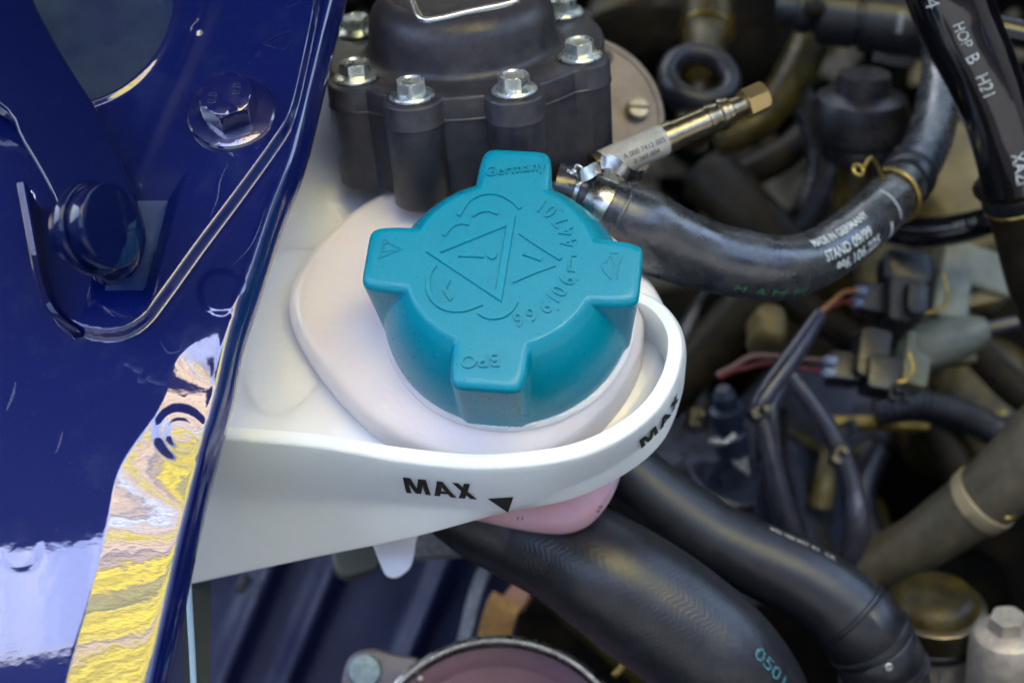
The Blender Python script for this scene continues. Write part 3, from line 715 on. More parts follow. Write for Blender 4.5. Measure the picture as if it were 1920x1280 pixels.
for k, c in enumerate(BC[:6]):
    fb = Fr(Fq(np.r_[c, 0]), AX, Fq.x)
    if bolt0 is None:
        n = 72; V = []
        t = np.arange(n)/n*2*np.pi
        for r, h in ((.70, .0), (.76, .04), (.76, .10), (.70, .16), (.5, .22)): V.append(np.c_[r*np.cos(t), r*np.sin(t), t*0+h])
        hx = .53*math.cos(math.pi/6)/np.cos(t % (math.pi/3)-math.pi/6)
        for h, mx, fr_ in ((.23, 9, 1), (.52, 9, 1), (.60, .50, 1), (.62, .46, 1), (.62, .40, 1), (.56, .34, 1), (.55, .1, 1)):
            r = np.minimum(hx, mx)*fr_; V.append(np.c_[r*np.cos(t), r*np.sin(t), t*0+h])
        V = np.vstack(V)
        me = bpy.data.meshes.new('flange_bolt'); me.from_pydata((V*S).tolist(), [], gridfaces(12, n, True, True)); me.materials.append(ZINC)
        me.shade_smooth(); me.set_sharp_from_angle(angle=rad(28))
        bolt0 = bpy.data.objects.new('flange_bolt', me); ob = bolt0
    else: ob = bolt0.copy()
    link(ob, pump, fb.o)
    ob.rotation_euler = (fb.mat() @ Matrix.Rotation(rad(11+k*23 % 60), 4, 'Z')).to_euler()

# bracket plate behind the pump with a slotted screw
Fd = Fr(Q(1088, 214, 66), CD(.15, .25, .95), rt)
disc = thing('backing_plate', 'round pinkish grey metal plate with a slotted screw behind the black housing', 'metal plate', Fd.o)
lathe('plate_disc', Fd, [(3.2, -.5), (3.34, -.42), (3.38, -.1), (3.3, 0), (3.14, .0), (3.08, -.05), (.5, -.05)], PDISC, disc, n=96)
Fs = Fr(Fd(np.array(Fd.pix(1194, 208, 0))), Fd.z, Fd.x)
sh_ = lathe('screw_head', Fs, rprof(.45, 0, .42, .1), ALU, disc, n=32)
rbox('screw_slot', Fs, .84, .13, .40, .44, BLK, sh_, r=.03, b=.01)
lathe('plate_hole', Fr(Fd(np.array(Fd.pix(1137, 107, 0))), Fd.z, Fd.x), rprof(.28, -.02, .05, .04), BLK, disc, n=24)

# nickel test port with paper label
tp0, tp1 = Q(1115, 318, 58.5), Q(1441, 176, 60.5)
Ft = Fr(tp0, tp1-tp0, CD(0, 1, .3)); TL = np.linalg.norm(tp1-tp0)
tp = thing('metal_test_port', 'slanted nickel plated service port with hexagon cap and paper label', 'service port', tp0)
g = TL/5.9
lathe('barrel', Ft, [(.54, 0), (.54, 2.6*g), (.50, 2.62*g), (.50, 3.7*g), (.54, 3.72*g), (.54, 3.9*g), (.5, 4.0*g), (.5, 4.1*g), (.57, 4.15*g), (.57, 4.3*g), (.5, 4.35*g), (.50, 4.42*g), (.50, 4.5*g),
      (.4, 4.58*g), (.36, 5.05*g)], BRASS, tp, n=40)
lw_ = lathe('label_wrap', Ft, [(.555, .3), (.565, .31), (.565, 2.25*g), (.555, 2.26*g)], LABEL, tp, n=40)
hexbolt(Ft, .56, 5.05*g, 5.75*g, .12, mat('gold_brass', (.55, .42, .18), .3, .9, bump=[(500, .0001)]), tp, name='hexagon_cap')
lathe('cap_end', Ft, rprof(.32, 5.7*g, 5.82*g, .04), STEEL, tp, n=24)
tpath = Path([list(Ft(np.array([0, 0, l])))+[.565] for l in np.linspace(0, 3, 8)], 20)
for k, (s_, th_) in enumerate((('A 000 7412 005', .1), ('0 265 004', .62))):
    tubetext('label_print', tpath, s_, .26, 1.45*g, th_, INK, lw_, lift=.012)

# ------------------------------------------------------------------ hoses
def hose(name, label, rows, m, cat='hose', ext=True, n=80, k=32, group=None, part='hose_body', **kw):
    R = qrows(rows); t = thing(name, label, cat, R[0][:3], group)
    o, pt = tube(part, R, m, t, n=n, k=k, **kw); return t, pt
def lens(pt, px, py):         # arc length nearest a photo point
    pr = np.array([proj(q) for q in pt.p]); return pt.L[np.argmin(np.hypot(pr[:, 0]-px, pr[:, 1]-py))]
def collar(name, pt, l, wd, dr, m, parent, rnd=.03, k=48):
    ls = [l-wd/2, l-wd/2, l-wd/2+rnd, l+wd/2-rnd, l+wd/2, l+wd/2]; ds = [0, dr*.6, dr, dr, dr*.6, 0]
    T = np.arange(k)/k*2*np.pi; V = []
    for a, b in zip(ls, ds): V.append(pt.at(np.full(k, a), T, np.full(k, b)))
    return mk(name, np.vstack(V), gridfaces(6, k), m, parent, sharp=45)

hu, pu = hose('upper_coolant_hose', 'thick grey black coolant hose curving right from the clamp beside the teal cap', [(1040, 350, 58, 46), (1085, 362, 58, 48), (1125, 384, 58, 56), (1190, 422, 58.5, 76), (1250, 452, 59, 72), (1320, 478, 59.5, 66),
     (1400, 496, 60, 64), (1468, 502, 60.5, 60), (1530, 484, 61.5, 55), (1590, 446, 62.5, 52), (1650, 392, 64, 50), (1705, 330, 66, 46), (1742, 262, 68, 43), (1762, 180, 70, 41), (1770, 90, 72, 40), (1768, -40, 76, 40)], RUB, n=140, k=48)
for a, b in ((1118, 380), (1096, 368), (1142, 393)): collar('hose_bead', pu, lens(pu, a, b), .12, .05, RUB, hu)
l1 = lens(pu, 1650, 392)
tubetext('hose_print', pu, '996.106.225', .58, lens(pu, 1566, 462), .24, PRINT, hu, bold=.012, sx=.88)
tubetext('hose_print', pu, 'STAND 09/99', .52, lens(pu, 1556, 470), -.30, PRINT, hu, bold=.012, sx=.9)
tubetext('hose_print', pu, 'MADE IN GERMANY', .44, lens(pu, 1556, 470), -.86, PRINT, hu, bold=.012, sx=.85)
tubetext('green_mark', pu, 'M  A M M', .46, lens(pu, 1425, 498), .74, GPRINT, hu, bold=-.002, sx=1.3)
def arcline(pt, l, a0, a1, w_, m, parent, name='white_line'):
    T = np.linspace(a0, a1, 30)
    V = np.stack([pt.at(np.full(30, l+d), T, np.full(30, .012)) for d in (-w_/2, w_/2)], 0).reshape(-1, 3)
    return mk(name, V, gridfaces(2, 30, False), m, parent, smooth=False)
arcline(pu, lens(pu, 1640, 402), -1.2, .25, .09, PRINT, hu, 'printed_line')
arcline(pu, lens(pu, 1622, 415), .0, .75, .17, PRINT, hu, 'printed_line')
# spring clamp on its left end
l0 = lens(pu, 1106, 372)
sc = thing('spring_clamp', 'dull steel spring clamp with curled ears on the thick hose beside the teal cap', 'hose clamp', pu.at(np.array([l0]), 0)[0])
collar('clamp_band', pu, l0+.28, .55, .09, STEEL, sc); collar('clamp_band', pu, l0-.42, .22, .09, STEEL, sc)
def strip(name, pts, w_, t_, m, parent, wdir, n=40):
    c = spl([list(p)+[0] for p in pts], n)[:, :3]; tt = np.gradient(c, axis=0); tt /= np.linalg.norm(tt, axis=1)[:, None]
    wd = np.asarray(wdir, float); wd = wd-(tt@wd)[:, None]*tt; wd /= np.linalg.norm(wd, axis=1)[:, None]; nn = np.cross(tt, wd)
    V = np.stack([c+wd*a*w_/2+nn*b*t_/2 for a, b in ((-1, -1), (1, -1), (1, 1), (-1, 1))], 1).reshape(-1, 3)
    return mk(name, V, gridfaces(n, 4, True, True), m, parent, sharp=50)
strip('clamp_ear', [Q(1070, 322, 56.3), Q(1084, 330, 56.1), Q(1100, 326, 56.2), Q(1118, 316, 56.6), Q(1136, 312, 57)], .42, .09, STEEL, sc, pu.t[10])
strip('clamp_ear', [Q(1128, 306, 56.8), Q(1148, 304, 56.6), Q(1166, 318, 56.6), Q(1184, 330, 56.9), Q(1203, 328, 57.2)], .42, .09, STEEL, sc, CD(.5, .8, .2))
ring('clamp_curl', Fr(Q(1084, 318, 56.2), CD(.3, .5, .8), rt), .16, .07, STEEL, sc)
# yellow wire clamp further along
gc = thing('yellow_wire_clamp', 'yellow zinc wire clamp with a looped end round the thick hose', 'hose clamp', Q(1680, 330, 65))
T = np.linspace(-1.7, 1.5, 40); lw = lens(pu, 1668, 368)
c = pu.at(np.full(40, lw)+np.linspace(.15, 0, 40), T, np.full(40, .09))
tube('wire_loop', [list(q)+[.09] for q in c], GOLD, gc, n=60, k=10)
tube('wire_tail', [list(c[-1])+[.085], list(Q(1640, 302, 63.5))+[.09], list(Q(1618, 316, 63))+[.09]], GOLD, gc, n=20, k=10)
ring('wire_eye', Fr(Q(1609, 319, 63), CD(.3, .3, .9), rt), .20, .09, GOLD, gc)
collar('rubber_cuff', pu, lens(pu, 1700, 330), .9, .12, RUBM, hu, rnd=.1)

bt, pb = hose('braided_radiator_hose', 'broad black hose with woven zigzag texture running to the bottom right', [(840, 935, 61, 70), (900, 965, 61, 84), (975, 995, 61, 95), (1062, 1032, 60.5, 105), (1140, 1080, 60, 114), (1216, 1132, 60, 120), (1290, 1186, 60, 120),
     (1350, 1236, 60, 116), (1398, 1296, 60.5, 112), (1425, 1370, 61.5, 112), (1435, 1460, 63, 112)], RUBM, n=640, k=252,
     bump=lambda s, T, L: np.clip((s-.12)/.1, 0, 1)*.0034*(.75+.25*np.sin(L*1.7+T*2))*np.sin(2*np.pi*(L/.22+1.2*np.abs(((T*180/np.pi/10) % 2)-1))))
tubetext('size_print', pb, '0501', .62, lens(pb, 1396, 1232), -.62, CPRINT, bt, bold=.01, lift=.04)
sh, ps = hose('smooth_coolant_hose', 'smooth black coolant hose above the braided one bending down into clamps', [(1120, 830, 63, 60), (1200, 908, 63, 66), (1270, 962, 63, 68), (1340, 1010, 63, 70), (1425, 1050, 63, 71), (1505, 1088, 63, 73), (1575, 1135, 63, 76),
     (1625, 1190, 63, 78), (1655, 1250, 63.5, 79), (1675, 1330, 64.5, 78), (1690, 1420, 66, 78)], RUBM, n=110, k=40)
lc = lens(ps, 1592, 1152)
for q, wd, dr in ((0, .14, .10), (.55, .9, .07), (1.15, .18, .16), (1.9, 1.0, .07), (2.7, .14, .16)): collar('hose_bead' if wd < .2 else 'rubber_sleeve', ps, lc+q, wd, dr, RUBM, sh)
arcline(ps, lc+.32, -.75, .1, .12, LABEL, sh, 'pale_line'); arcline(ps, lc+2.35, -.5, .25, .16, PRINT, sh, 'pale_line')
tubetext('faded_print', ps, '996 106 847 51  CR', .30, lens(ps, 1470, 1072), -1.1, LABEL, sh, bold=.008)
lathe('hose_rivet', Fr(ps.at(np.array([lc+1.55]), .05, 0)[0], -fw), rprof(.16, -.1, .16, .05), STEEL, sh, n=20)
e1 = thing('green_topped_fitting', 'pale metal fitting with green top at the bottom edge under the smooth hose', 'fitting', Q(1690, 1290, 60))
Fg = Fr(Q(1690, 1318, 61), CD(-.2, .7, .6), rt)
lathe('fitting_body', Fg, rprof(.9, -1.5, 0, .15), ALU, e1, n=40); lathe('green_insert', Fg, rprof(.6, 0, .12, .05), mat('green_plastic', (.05, .3, .18), .4), e1, n=32)

bh, pbh = hose('brown_hose', 'dusty brown hose at lower right rising to a pale band clamp', [(1570, 1120, 73, 46), (1640, 1062, 72, 50), (1720, 1020, 71, 54), (1790, 972, 70, 60), (1850, 930, 69, 66), (1915, 870, 68, 70), (1990, 790, 67, 72)], mat('dusty_brown_rubber', (.05, .045, .028), .5, c2=(.085, .075, .05), ns=150, bump=[(600, .0002)]), n=60, k=36)
bc = thing('pale_band_clamp', 'pale metal band clamp with yellow nub round the brown hose', 'hose clamp', Q(1840, 935, 68))
collar('clamp_band', pbh, lens(pbh, 1842, 934), .6, .08, mat('pale_clamp_metal', (.34, .29, .18), .45, .3, bump=[(300, .0003)]), bc)
rbox('clamp_nub', Fr(Q(1893, 966, 68), CD(.3, .3, .9), CD(1, .4, 0)), .7, .35, -.2, .2, GOLD, bc)

gt, pg = hose('glossy_black_pipe', 'glossy black pipe with white lettering in the top right corner', [(1752, -90, 61, 80), (1775, -20, 61, 78), (1800, 50, 61.3, 75), (1838, 130, 61.6, 69), (1870, 210, 62, 65), (1892, 290, 62.5, 62), (1902, 350, 63, 60)], GLOSS, 'pipe', n=70, k=40)
WP = mat('white_print', (.5, .55, .55), .5, speck=(1600, .56, (.05, .05, .05)))
for s_, a, b, t_ in (('VZH', 1830, 165, .55), ('B', 1818, 95, .35), ('HOH', 1800, 60, .4)): pass
tubetext('pipe_lettering', pg, 'H21', .66, lens(pg, 1843, 150), .35, WP, gt, bold=.0, flip=False, sx=.8)
tubetext('pipe_lettering', pg, 'B', .66, lens(pg, 1822, 100), .35, WP, gt, sx=.9)
tubetext('pipe_lettering', pg, 'HOP', .55, lens(pg, 1802, 55), .32, WP, gt, sx=.9)
tubetext('pipe_lettering', pg, 'XAZI', .62, lens(pg, 1886, 300), .12, WP, gt, bold=.01, sx=.8)
tubetext('pipe_lettering', pg, '4', .8, lens(pg, 1768, -5), .75, WP, gt, bold=-.01, sx=.8)
cl2, pc2 = hose('collared_brown_hose', 'brown grey hose with a rounded collar joining the glossy pipe at right edge', [(1896, 322, 64, 62), (1906, 372, 64.3, 60), (1922, 430, 65, 58), (1945, 520, 66, 58), (1990, 640, 68, 58)], BRN, n=50, k=36)
collar('rubber_collar', pc2, .45, .55, .28, BRN, cl2, rnd=.15); collar('wire_band', pc2, 1.25, .1, .08, GOLD, cl2); collar('black_band', pc2, .95, .35, .10, CONN, cl2)
hose('thin_gloss_pipe', 'short glossy black pipe leaving the right edge near the top', [(1840, 48, 72, 26), (1900, 62, 72, 27), (2000, 84, 72, 28)], GLOSS, 'pipe', n=30)
kt, pk = hose('black_cross_pipe', 'glossy black pipe with faint writing passing under the glossy upright one', [(1600, 410, 74, 20), (1660, 428, 73, 26), (1740, 436, 72, 29), (1820, 424, 71, 28), (1890, 398, 70, 26), (1960, 360, 70, 26)], GLOSS, 'pipe', n=50)
tubetext('pipe_lettering', pk, 'H 2  1.6', .34, lens(pk, 1822, 422), .1, WP, kt)
hose('olive_cooling_pipe', 'oily olive pipe curving down from the top behind the test port', [(1560, -20, 80, 40), (1510, 100, 79, 38), (1462, 180, 78, 37), (1405, 236, 77, 36), (1340, 262, 77, 34)], OLV, 'pipe', n=50)
gp, pgp = hose('upright_olive_pipe', 'dull olive pipe standing at top centre inside a black rubber ring', [(1336, -80, 78, 50), (1326, 50, 76.5, 48), (1318, 110, 74.8, 36), (1306, 170, 73.2, 33), (1297, 225, 72, 31), (1292, 262, 71.4, 30)], OLV, 'pipe', n=60)
collar('gold_band', pgp, lens(pgp, 1326, 60), .12, .12, GOLD, gp); collar('gold_band', pgp, lens(pgp, 1310, 148), .12, .14, GOLD, gp)
fo = Fr(Q(1310, 150, 72.5), CD(.12, .55, .82), rt)
gr = ring('rubber_ring', fo, 1.36, .46, RUBM, None, sy=1.5); tag(gr, 'thick black rubber ring round the olive pipe at top centre', 'rubber ring')
gr2 = ring('ring_lip', fo, 1.05, .18, BRN, None)
gr2.parent = gr; gr2.location = gr2.location-gr.location

# dark sockets, boots at the top right
fk = Fr(Q(1480, 14, 76), CD(.97, -.16, .1), up)
so_ = thing('ribbed_black_socket', 'dark grey ribbed socket lying across the top right with tiny white marks', 'socket', fk.o)
lathe('socket_body', fk, [(.5, -.6), (.8, -.3), (.85, .3), (1.05, .35), (1.1, .9), (.95, 1.0), (.95, 1.25), (1.22, 1.3), (1.42, 1.4), (1.42, 2.9), (1.28, 3.0), (1.28, 3.2), (1.5, 3.25), (1.5, 6.6), (1.2, 6.7)], RUBM, so_, n=48)
lathe('end_ball', Fr(Q(1528, 16, 74.6), CD(-.1, .1, 1), rt), [(.5*math.cos(a), .5*math.sin(a)) for a in np.linspace(-.6, 1.5, 9)], BRN, so_, n=24)
pk2 = Path([list(fk(np.array([0, 0, l])))+[1.5] for l in np.linspace(3.2, 6.6, 6)], 12)
tubetext('tiny_marks', pk2, '00000', .36, 1.6, .2, WP, so_, rot90=True)
strip('pale_strip', [Q(1636, 106, 73), Q(1675, 114, 73), Q(1712, 118, 73)], .42, .12, CONN, so_, CD(0, 1, .2))
fbt = Fr(Q(1600, 356, 74), CD(0, .9, .44), rt)
boot = thing('black_rubber_boot', 'black rubber boot over an olive stub between the two upper hoses', 'rubber boot', fbt.o)
lathe('stub_pipe', fbt, [(.8, -1.8), (.85, 0), (.82, 1.6), (.95, 1.7)], OLV, boot, n=36)
lathe('boot_skirt', fbt, [(1.5, 1.5), (1.65, 1.8), (1.6, 2.2), (1.5, 2.3), (2.05, 2.5), (2.15, 3.4), (1.9, 4.2), (1.2, 4.4), (1.1, 5.2)], CONN, boot, n=48)

# ------------------------------------------------------------------ right-hand connectors
def sb(name, px, py, d, w_, h_, dep, ang, m, parent, r=.15, b=.08, tilt=(.1, .3, .95)):
    x = CD(math.cos(rad(ang)), math.sin(rad(ang)), 0)
    return rbox(name, Fr(Q(px, py, d), CD(*tilt), x), w_*d/F, h_*d/F, -dep, 0, m, parent, r=r, b=b)
def tb(name, pts, m, parent, n=24, k=14): return tube(name, qrows(pts), m, parent, n=n, k=k)[0]
uc = thing('upper_plug_connector', 'black two wire plug connector clipped to the upper pale nozzle', 'plug connector', Q(1680, 560, 72))
sb('plug_body', 1645, 556, 72.3, 62, 58, 1.2, -8, CONN, uc); sb('plug_collar', 1690, 558, 71.6, 44, 88, 1.5, -6, CONN, uc); sb('plug_latch', 1722, 556, 71.2, 40, 66, 1.4, -6, CONN, uc, r=.3)
sb('plug_cap', 1706, 500, 73, 92, 74, 1.4, -2, CONN, uc, r=.5, b=.25)
for a, b in ((1612, 545), (1604, 567)): lathe('wire_seal', Fr(Q(a, b, 71.6), CD(-.9, .05, .3), up), rprof(.19, -.25, .22, .06), BLUEC, uc, n=20)
tb('spring_wire', [(1768, 512, 71, 3), (1776, 545, 70.8, 3.5), (1772, 572, 70.8, 3.5), (1755, 582, 70.6, 4), (1738, 586, 70.6, 4)], GOLD, uc)
sb('red_mark', 1716, 573, 71.1, 16, 10, .1, -10, REDW, uc, r=.05, b=.02)
lc_ = thing('lower_plug_connector', 'black two wire plug connector clipped to the lower pale nozzle', 'plug connector', Q(1640, 690, 70))
sb('plug_body', 1588, 684, 70.4, 58, 56, 1.2, -6, CONN, lc_); sb('plug_collar', 1640, 660, 70.2, 60, 100, 1.6, -12, CONN, lc_, r=.3); sb('plug_latch', 1660, 698, 69.6, 64, 66, 1.4, -8, CONN, lc_, r=.2)
for a, b in ((1556, 676), (1552, 698)): lathe('wire_seal', Fr(Q(a, b, 69.8), CD(-.9, .05, .3), up), rprof(.2, -.25, .22, .06), BLUEC, lc_, n=20)
for a, b in ((1672, 742), (1696, 744), (1684, 728)): lathe('terminal_tip', Fr(Q(a, b, 69.3), CD(0, -.6, .7), rt), rprof(.16, -.3, .3, .06), CONN, lc_, n=16)
tb('spring_wire', [(1704, 662, 69.2, 3), (1712, 690, 69, 3.5), (1700, 712, 69, 3.5), (1682, 716, 69, 3.5)], GOLD, lc_)
un = thing('upper_pale_nozzle', 'pale green grey plastic nozzle block right of the upper plug', 'nozzle', Q(1830, 510, 75))
sb('nozzle_body', 1838, 500, 74.6, 150, 84, 2, -18, PALE, un, r=.3, b=.2); sb('nozzle_foot', 1786, 556, 73.8, 70, 90, 1.6, -12, PALE, un, r=.3, b=.15); sb('nozzle_shelf', 1830, 560, 74.4, 120, 26, 1, 14, OLVL, un)
ln = thing('lower_pale_nozzle', 'pale green grey tapered nozzle with dark rod behind the lower plug', 'nozzle', Q(1770, 640, 73))
lathe('nozzle_cone', Fr(Q(1732, 650, 72.6), CD(.93, .26, .1), up), [(.8, -.6), (1.05, 0), (1.0, 1.2), (.7, 2.4), (.52, 2.75)], PALE, ln, n=32)
sb('nozzle_block', 1722, 672, 71.6, 52, 104, 1.4, -14, PALE, ln, r=.2, b=.12); sb('nozzle_edge', 1790, 672, 72.8, 90, 18, .8, 8, OLVL, ln)
tb('nozzle_rod', [(1846, 618, 72.4, 13), (1900, 606, 72.4, 13), (1980, 590, 72.4, 13)], CABLE, ln)
def wires(name, label, lst, cat='wire'):
    t = thing(name, label, cat, Q(lst[0][1][0][0], lst[0][1][0][1], lst[0][1][0][2]))
    for nm, pts, m in lst: tb(nm, pts, m, t, n=30, k=10)
wires('upper_plug_wires', 'short orange and red wires entering the upper plug', [('orange_lead', [(1530, 592, 68, 5), (1560, 566, 69, 5), (1582, 548, 70, 5), (1608, 544, 71.4, 5)], ORNW), ('red_lead', [(1532, 594, 68, 4), (1556, 576, 69, 4), (1580, 566, 70, 5), (1602, 566, 71.4, 5)], REDW)])
wires('lower_plug_wires', 'faded pink and red wires running left from the lower plug', [('pink_lead', [(1345, 704, 71, 7), (1370, 690, 71, 6), (1410, 668, 71, 6), (1450, 668, 71, 6), (1500, 672, 70.6, 5), (1550, 676, 70, 5)], PINKW), ('red_lead', [(1348, 706, 71, 8), (1372, 694, 71, 7), (1395, 690, 71, 5), (1440, 680, 71.4, 5), (1500, 690, 71, 5), (1548, 698, 70, 5)], REDW)])
ca, pca = hose('kinked_cable', 'shiny dark sheathed cable with a sharp kink left of the plugs', [(1538, 588, 68, 13), (1505, 640, 67.5, 18), (1470, 690, 67, 20), (1438, 735, 66.6, 19), (1422, 764, 66.5, 17), (1434, 800, 66.7, 18), (1448, 870, 67.2, 20), (1466, 950, 68, 22), (1490, 1020, 69.5, 22), (1500, 1080, 71, 22)], CABLE, 'cable', n=70, k=20)
hose('cable_fork', 'second leg of dark cable joining the kinked cable from above', [(1470, 706, 69, 12), (1456, 740, 68.3, 13), (1444, 768, 67.8, 14), (1450, 830, 68, 12), (1440, 930, 70, 24), (1452, 1010, 72, 30)], CABLE, 'cable', n=40, k=18)
hose('curved_cable', 'dark sheathed cable curving down to the brown hose', [(1478, 700, 71, 15), (1512, 740, 71, 18), (1552, 800, 71, 19), (1582, 862, 71, 18), (1602, 920, 71, 18), (1606, 970, 71, 24), (1598, 1030, 71.5, 24), (1580, 1090, 72.5, 22)], CABLE, 'cable', n=60, k=20)
fsp = Fr(Q(1370, 815, 73), CD(-.2, .8, .55), rt)
spk = thing('small_dark_connector', 'small dark blue stepped connector with red wires right of the white band', 'plug connector', fsp.o)
lathe('stepped_body', fsp, [(.7, -1), (.75, .2), (.62, .3), (.62, .8), (.72, .9), (.72, 1.5), (.5, 1.6), (.5, 2.2), (.42, 2.3), (.3, 2.5)], mat('dark_blue_plastic', (.015, .025, .045), .4), spk, n=36)
tb('chrome_lip', [(1330, 828, 71.6, 7), (1360, 830, 71.3, 6), (1378, 815, 71.4, 6)], STEEL, spk)
tab2 = thing('grey_metal_tab', 'pointed grey metal tab below the small dark connector', 'metal tab', Q(1385, 860, 73))
plate('tab_plate', Fr(Q(1385, 850, 73), CD(.2, .3, .93), rt), np.array([(-.9, .2), (-.2, -.6), (.6, -1.2), (.5, -.3), (.35, .6), (.1, .9), (-.4, .5)])*.8, -.15, 0, .04, GREYG, tab2)

# ------------------------------------------------------------------ engine castings behind
def rock(name, label, px, py, d, w_, h_, ang, m, seed=0, dep=3, cat='casting', rr=.5):
    x = CD(math.cos(rad(ang)), math.sin(rad(ang)), 0); fr = Fr(Q(px, py, d), CD(.1, .35, .93), x)
    W_, H_ = w_*d/F, h_*d/F; k = 2.6; n = 80; t = np.arange(n)/n*2*np.pi
    r0 = 1/((np.abs(np.cos(t))/(W_/2))**k+(np.abs(np.sin(t))/(H_/2))**k)**(1/k)
    r0 = r0*(1+.10*np.array([mnoise.noise(Vector((math.cos(q)*1.6+seed*7, math.sin(q)*1.6, seed))) for q in t]))
    V = []; lv_ = [(1.02, -dep), (1, -dep*.6)]+[(1-rr*(1-math.cos(a)), -dep*.6+dep*.6*math.sin(a)) for a in np.linspace(.2, 1.5, 7)]+[(.2, 0)]
    for f_, h in lv_: V.append(np.c_[r0*f_*np.cos(t), r0*f_*np.sin(t), t*0+h])
    return tag(mk(name, fr(np.vstack(V)), gridfaces(len(lv_), n, True, True), m, sharp=60), label, cat)
rock('engine_casting', 'tan casting glimpsed between the glossy pipe and thick hose', 1800, 330, 84, 190, 330, 20, OLVL, 1)
rock('engine_casting', 'oily yellow casting just under the printed part of the thick hose', 1660, 490, 80, 190, 170, 20, OLV, 2)
rock('engine_casting', 'dark oily casting right of the lower pale nozzle', 1850, 740, 82, 230, 300, -30, OLV, 3)
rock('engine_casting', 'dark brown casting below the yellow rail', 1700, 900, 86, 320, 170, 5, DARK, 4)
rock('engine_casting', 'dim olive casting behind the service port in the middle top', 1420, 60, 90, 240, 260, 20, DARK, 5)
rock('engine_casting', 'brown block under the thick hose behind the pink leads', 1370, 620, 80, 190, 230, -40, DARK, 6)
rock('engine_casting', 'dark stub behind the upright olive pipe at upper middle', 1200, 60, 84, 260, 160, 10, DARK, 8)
rock('cast_knob', 'brownish rounded knob under the bend of the thick hose', 1452, 600, 73, 66, 96, 0, OLVL, 9, dep=2, cat='knob')
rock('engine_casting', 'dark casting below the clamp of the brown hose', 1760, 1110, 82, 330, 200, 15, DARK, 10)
fr_ = Q(1500, 850, 84)
brk = thing('olive_bracket_frame', 'oily olive bracket frame behind the two cables', 'bracket', fr_)
for p_ in ([(1462, 800, 80, 12), (1550, 850, 80, 12)], [(1550, 845, 80, 13), (1545, 900, 79, 20), (1535, 950, 79, 24)], [(1462, 800, 80, 12), (1470, 900, 80, 10)]): tb('frame_bar', p_, OLVL if p_[0][0] == 1550 else OLV, brk)
tag(rbox('bracket_tab', Fr(Q(1508, 880, 81), CD(0, .3, .95), rt), 1.9, 2.4, -.5, 0, OLV), 'square olive tab inside the bracket frame', 'metal tab')
hose('yellow_rail', 'straight yellowish metal rail below the lower plug connector', [(1545, 792, 79, 13), (1640, 793, 79, 14), (1800, 796, 79, 14), (1880, 780, 80, 14)], GOLD, 'rail', n=30)
hose('dark_crossing_hose', 'dim brown hose crossing behind the knob under the thick hose', [(1230, 760, 78, 46), (1300, 690, 78, 46), (1370, 610, 78, 48), (1440, 540, 78, 48)], BRN, n=30)
hose('cone_pipe', 'dark dusty pipe descending from the thick hose shadow toward its bend', [(1330, 330, 82, 60), (1420, 420, 80, 56), (1500, 500, 79, 50)], BRN, 'pipe', n=30)
hose('corner_hose', 'brown curved hose at the right edge beside the nozzles', [(1790, 620, 80, 26), (1850, 680, 79, 30), (1920, 740, 78, 34), (2000, 760, 78, 40)], BRN, n=30)
ring_r = ring('brake_ring_edge', Fr(Q(1545, 990, 84), CD(.1, .5, .86), rt), 3.2, .25, OLV); tag(ring_r, 'dark oily ring edge seen below the cables', 'ring')

# rough insulation
def foamf(u, v):
    e_ = max(0, u-.55)*22+max(0, .35-v)*16
    p = Q(1180+u*470+v*40, 730+v*430-60*u, 76+3*u-2*v+e_); n_ = mnoise.noise(Vector(p)*1.3)*.45+mnoise.noise(Vector(p)*4)*.15
    return p-fw*n_
tag(gridsurf('insulation_mat', foamf, 90, 70, FOAM), 'rough dark blue black insulation mat below the white band', 'insulation mat')

# ------------------------------------------------------------------ lower left: inner panel
def ivp(u, v):
    px = 250+u*720; py = 950+v*480
    k = 0
    for cx in (470, 590, 800): k += .7*math.exp(-(((px-(cx-(py-1150)*.42))/24.0)**2))
    return Q(px, py, 74-k-.3*mnoise.noise(Vector((px/160, py/160, 0))))
tag(gridsurf('inner_wing_panel', ivp, 120, 60, mat('satin_inner_paint', (.003, .006, .04), .5, bump=[(60, .001)])), 'dark blue inner body panel with long pressed ribs below the white band', 'body panel')
tag(tube('body_seam_rod', qrows([(352, 1070, 56, 6), (356, 1150, 56, 6), (362, 1260, 56, 6), (366, 1400, 56, 6)]), mat('pale_blue_trim', (.35, .5, .65), .3), n=20, k=12)[0], 'thin pale blue trim line beside the blue panel at the bottom', 'trim')
tag(gridsurf('grey_side_flange', lambda u, v: Q(345+u*50, 1060+v*360, 60+u), 4, 4, mat('grey_green_paint', (.05, .06, .06), .4)), 'grey side flange between the trim and dark blue inner panel', 'flange')
wt = thing('white_plastic_tab', 'small rounded white plastic tab hanging under the white band', 'plastic tab', Q(740, 1045, 60))
tf = Fr(Q(735, 1040, 60), CD(0, .3, .95), rt)
to = splc([(690, 985), (780, 975), (779, 1020), (772, 1056), (760, 1072), (742, 1082), (724, 1078), (714, 1060), (702, 1028)], 60)
plate('tab_blade', tf, np.array([tf.pix(a, b)[:2] for a, b in to]), -.2, 0, .06, TANKL, wt)
ub = thing('grey_under_bracket', 'dim grey green bracket under the white band behind the tab', 'bracket', Q(740, 1030, 66))
sb('bracket_arm', 820, 1010, 65.5, 200, 60, 1, 6, GREYG, ub, r=.3); sb('bracket_foot', 668, 1040, 66, 90, 70, 1, 20, mat('bracket_grey', (.08, .09, .08), .5), ub, r=.5, b=.2)
hole = rbox('panel_hole', Fr(Q(456, 1095, 73), -fw, CD(.5, .8, 0)), .9, .5, -.1, .02, CONN, None, r=.24); tag(hole, 'small dark oval grommet in the inner blue panel below the band', 'grommet')

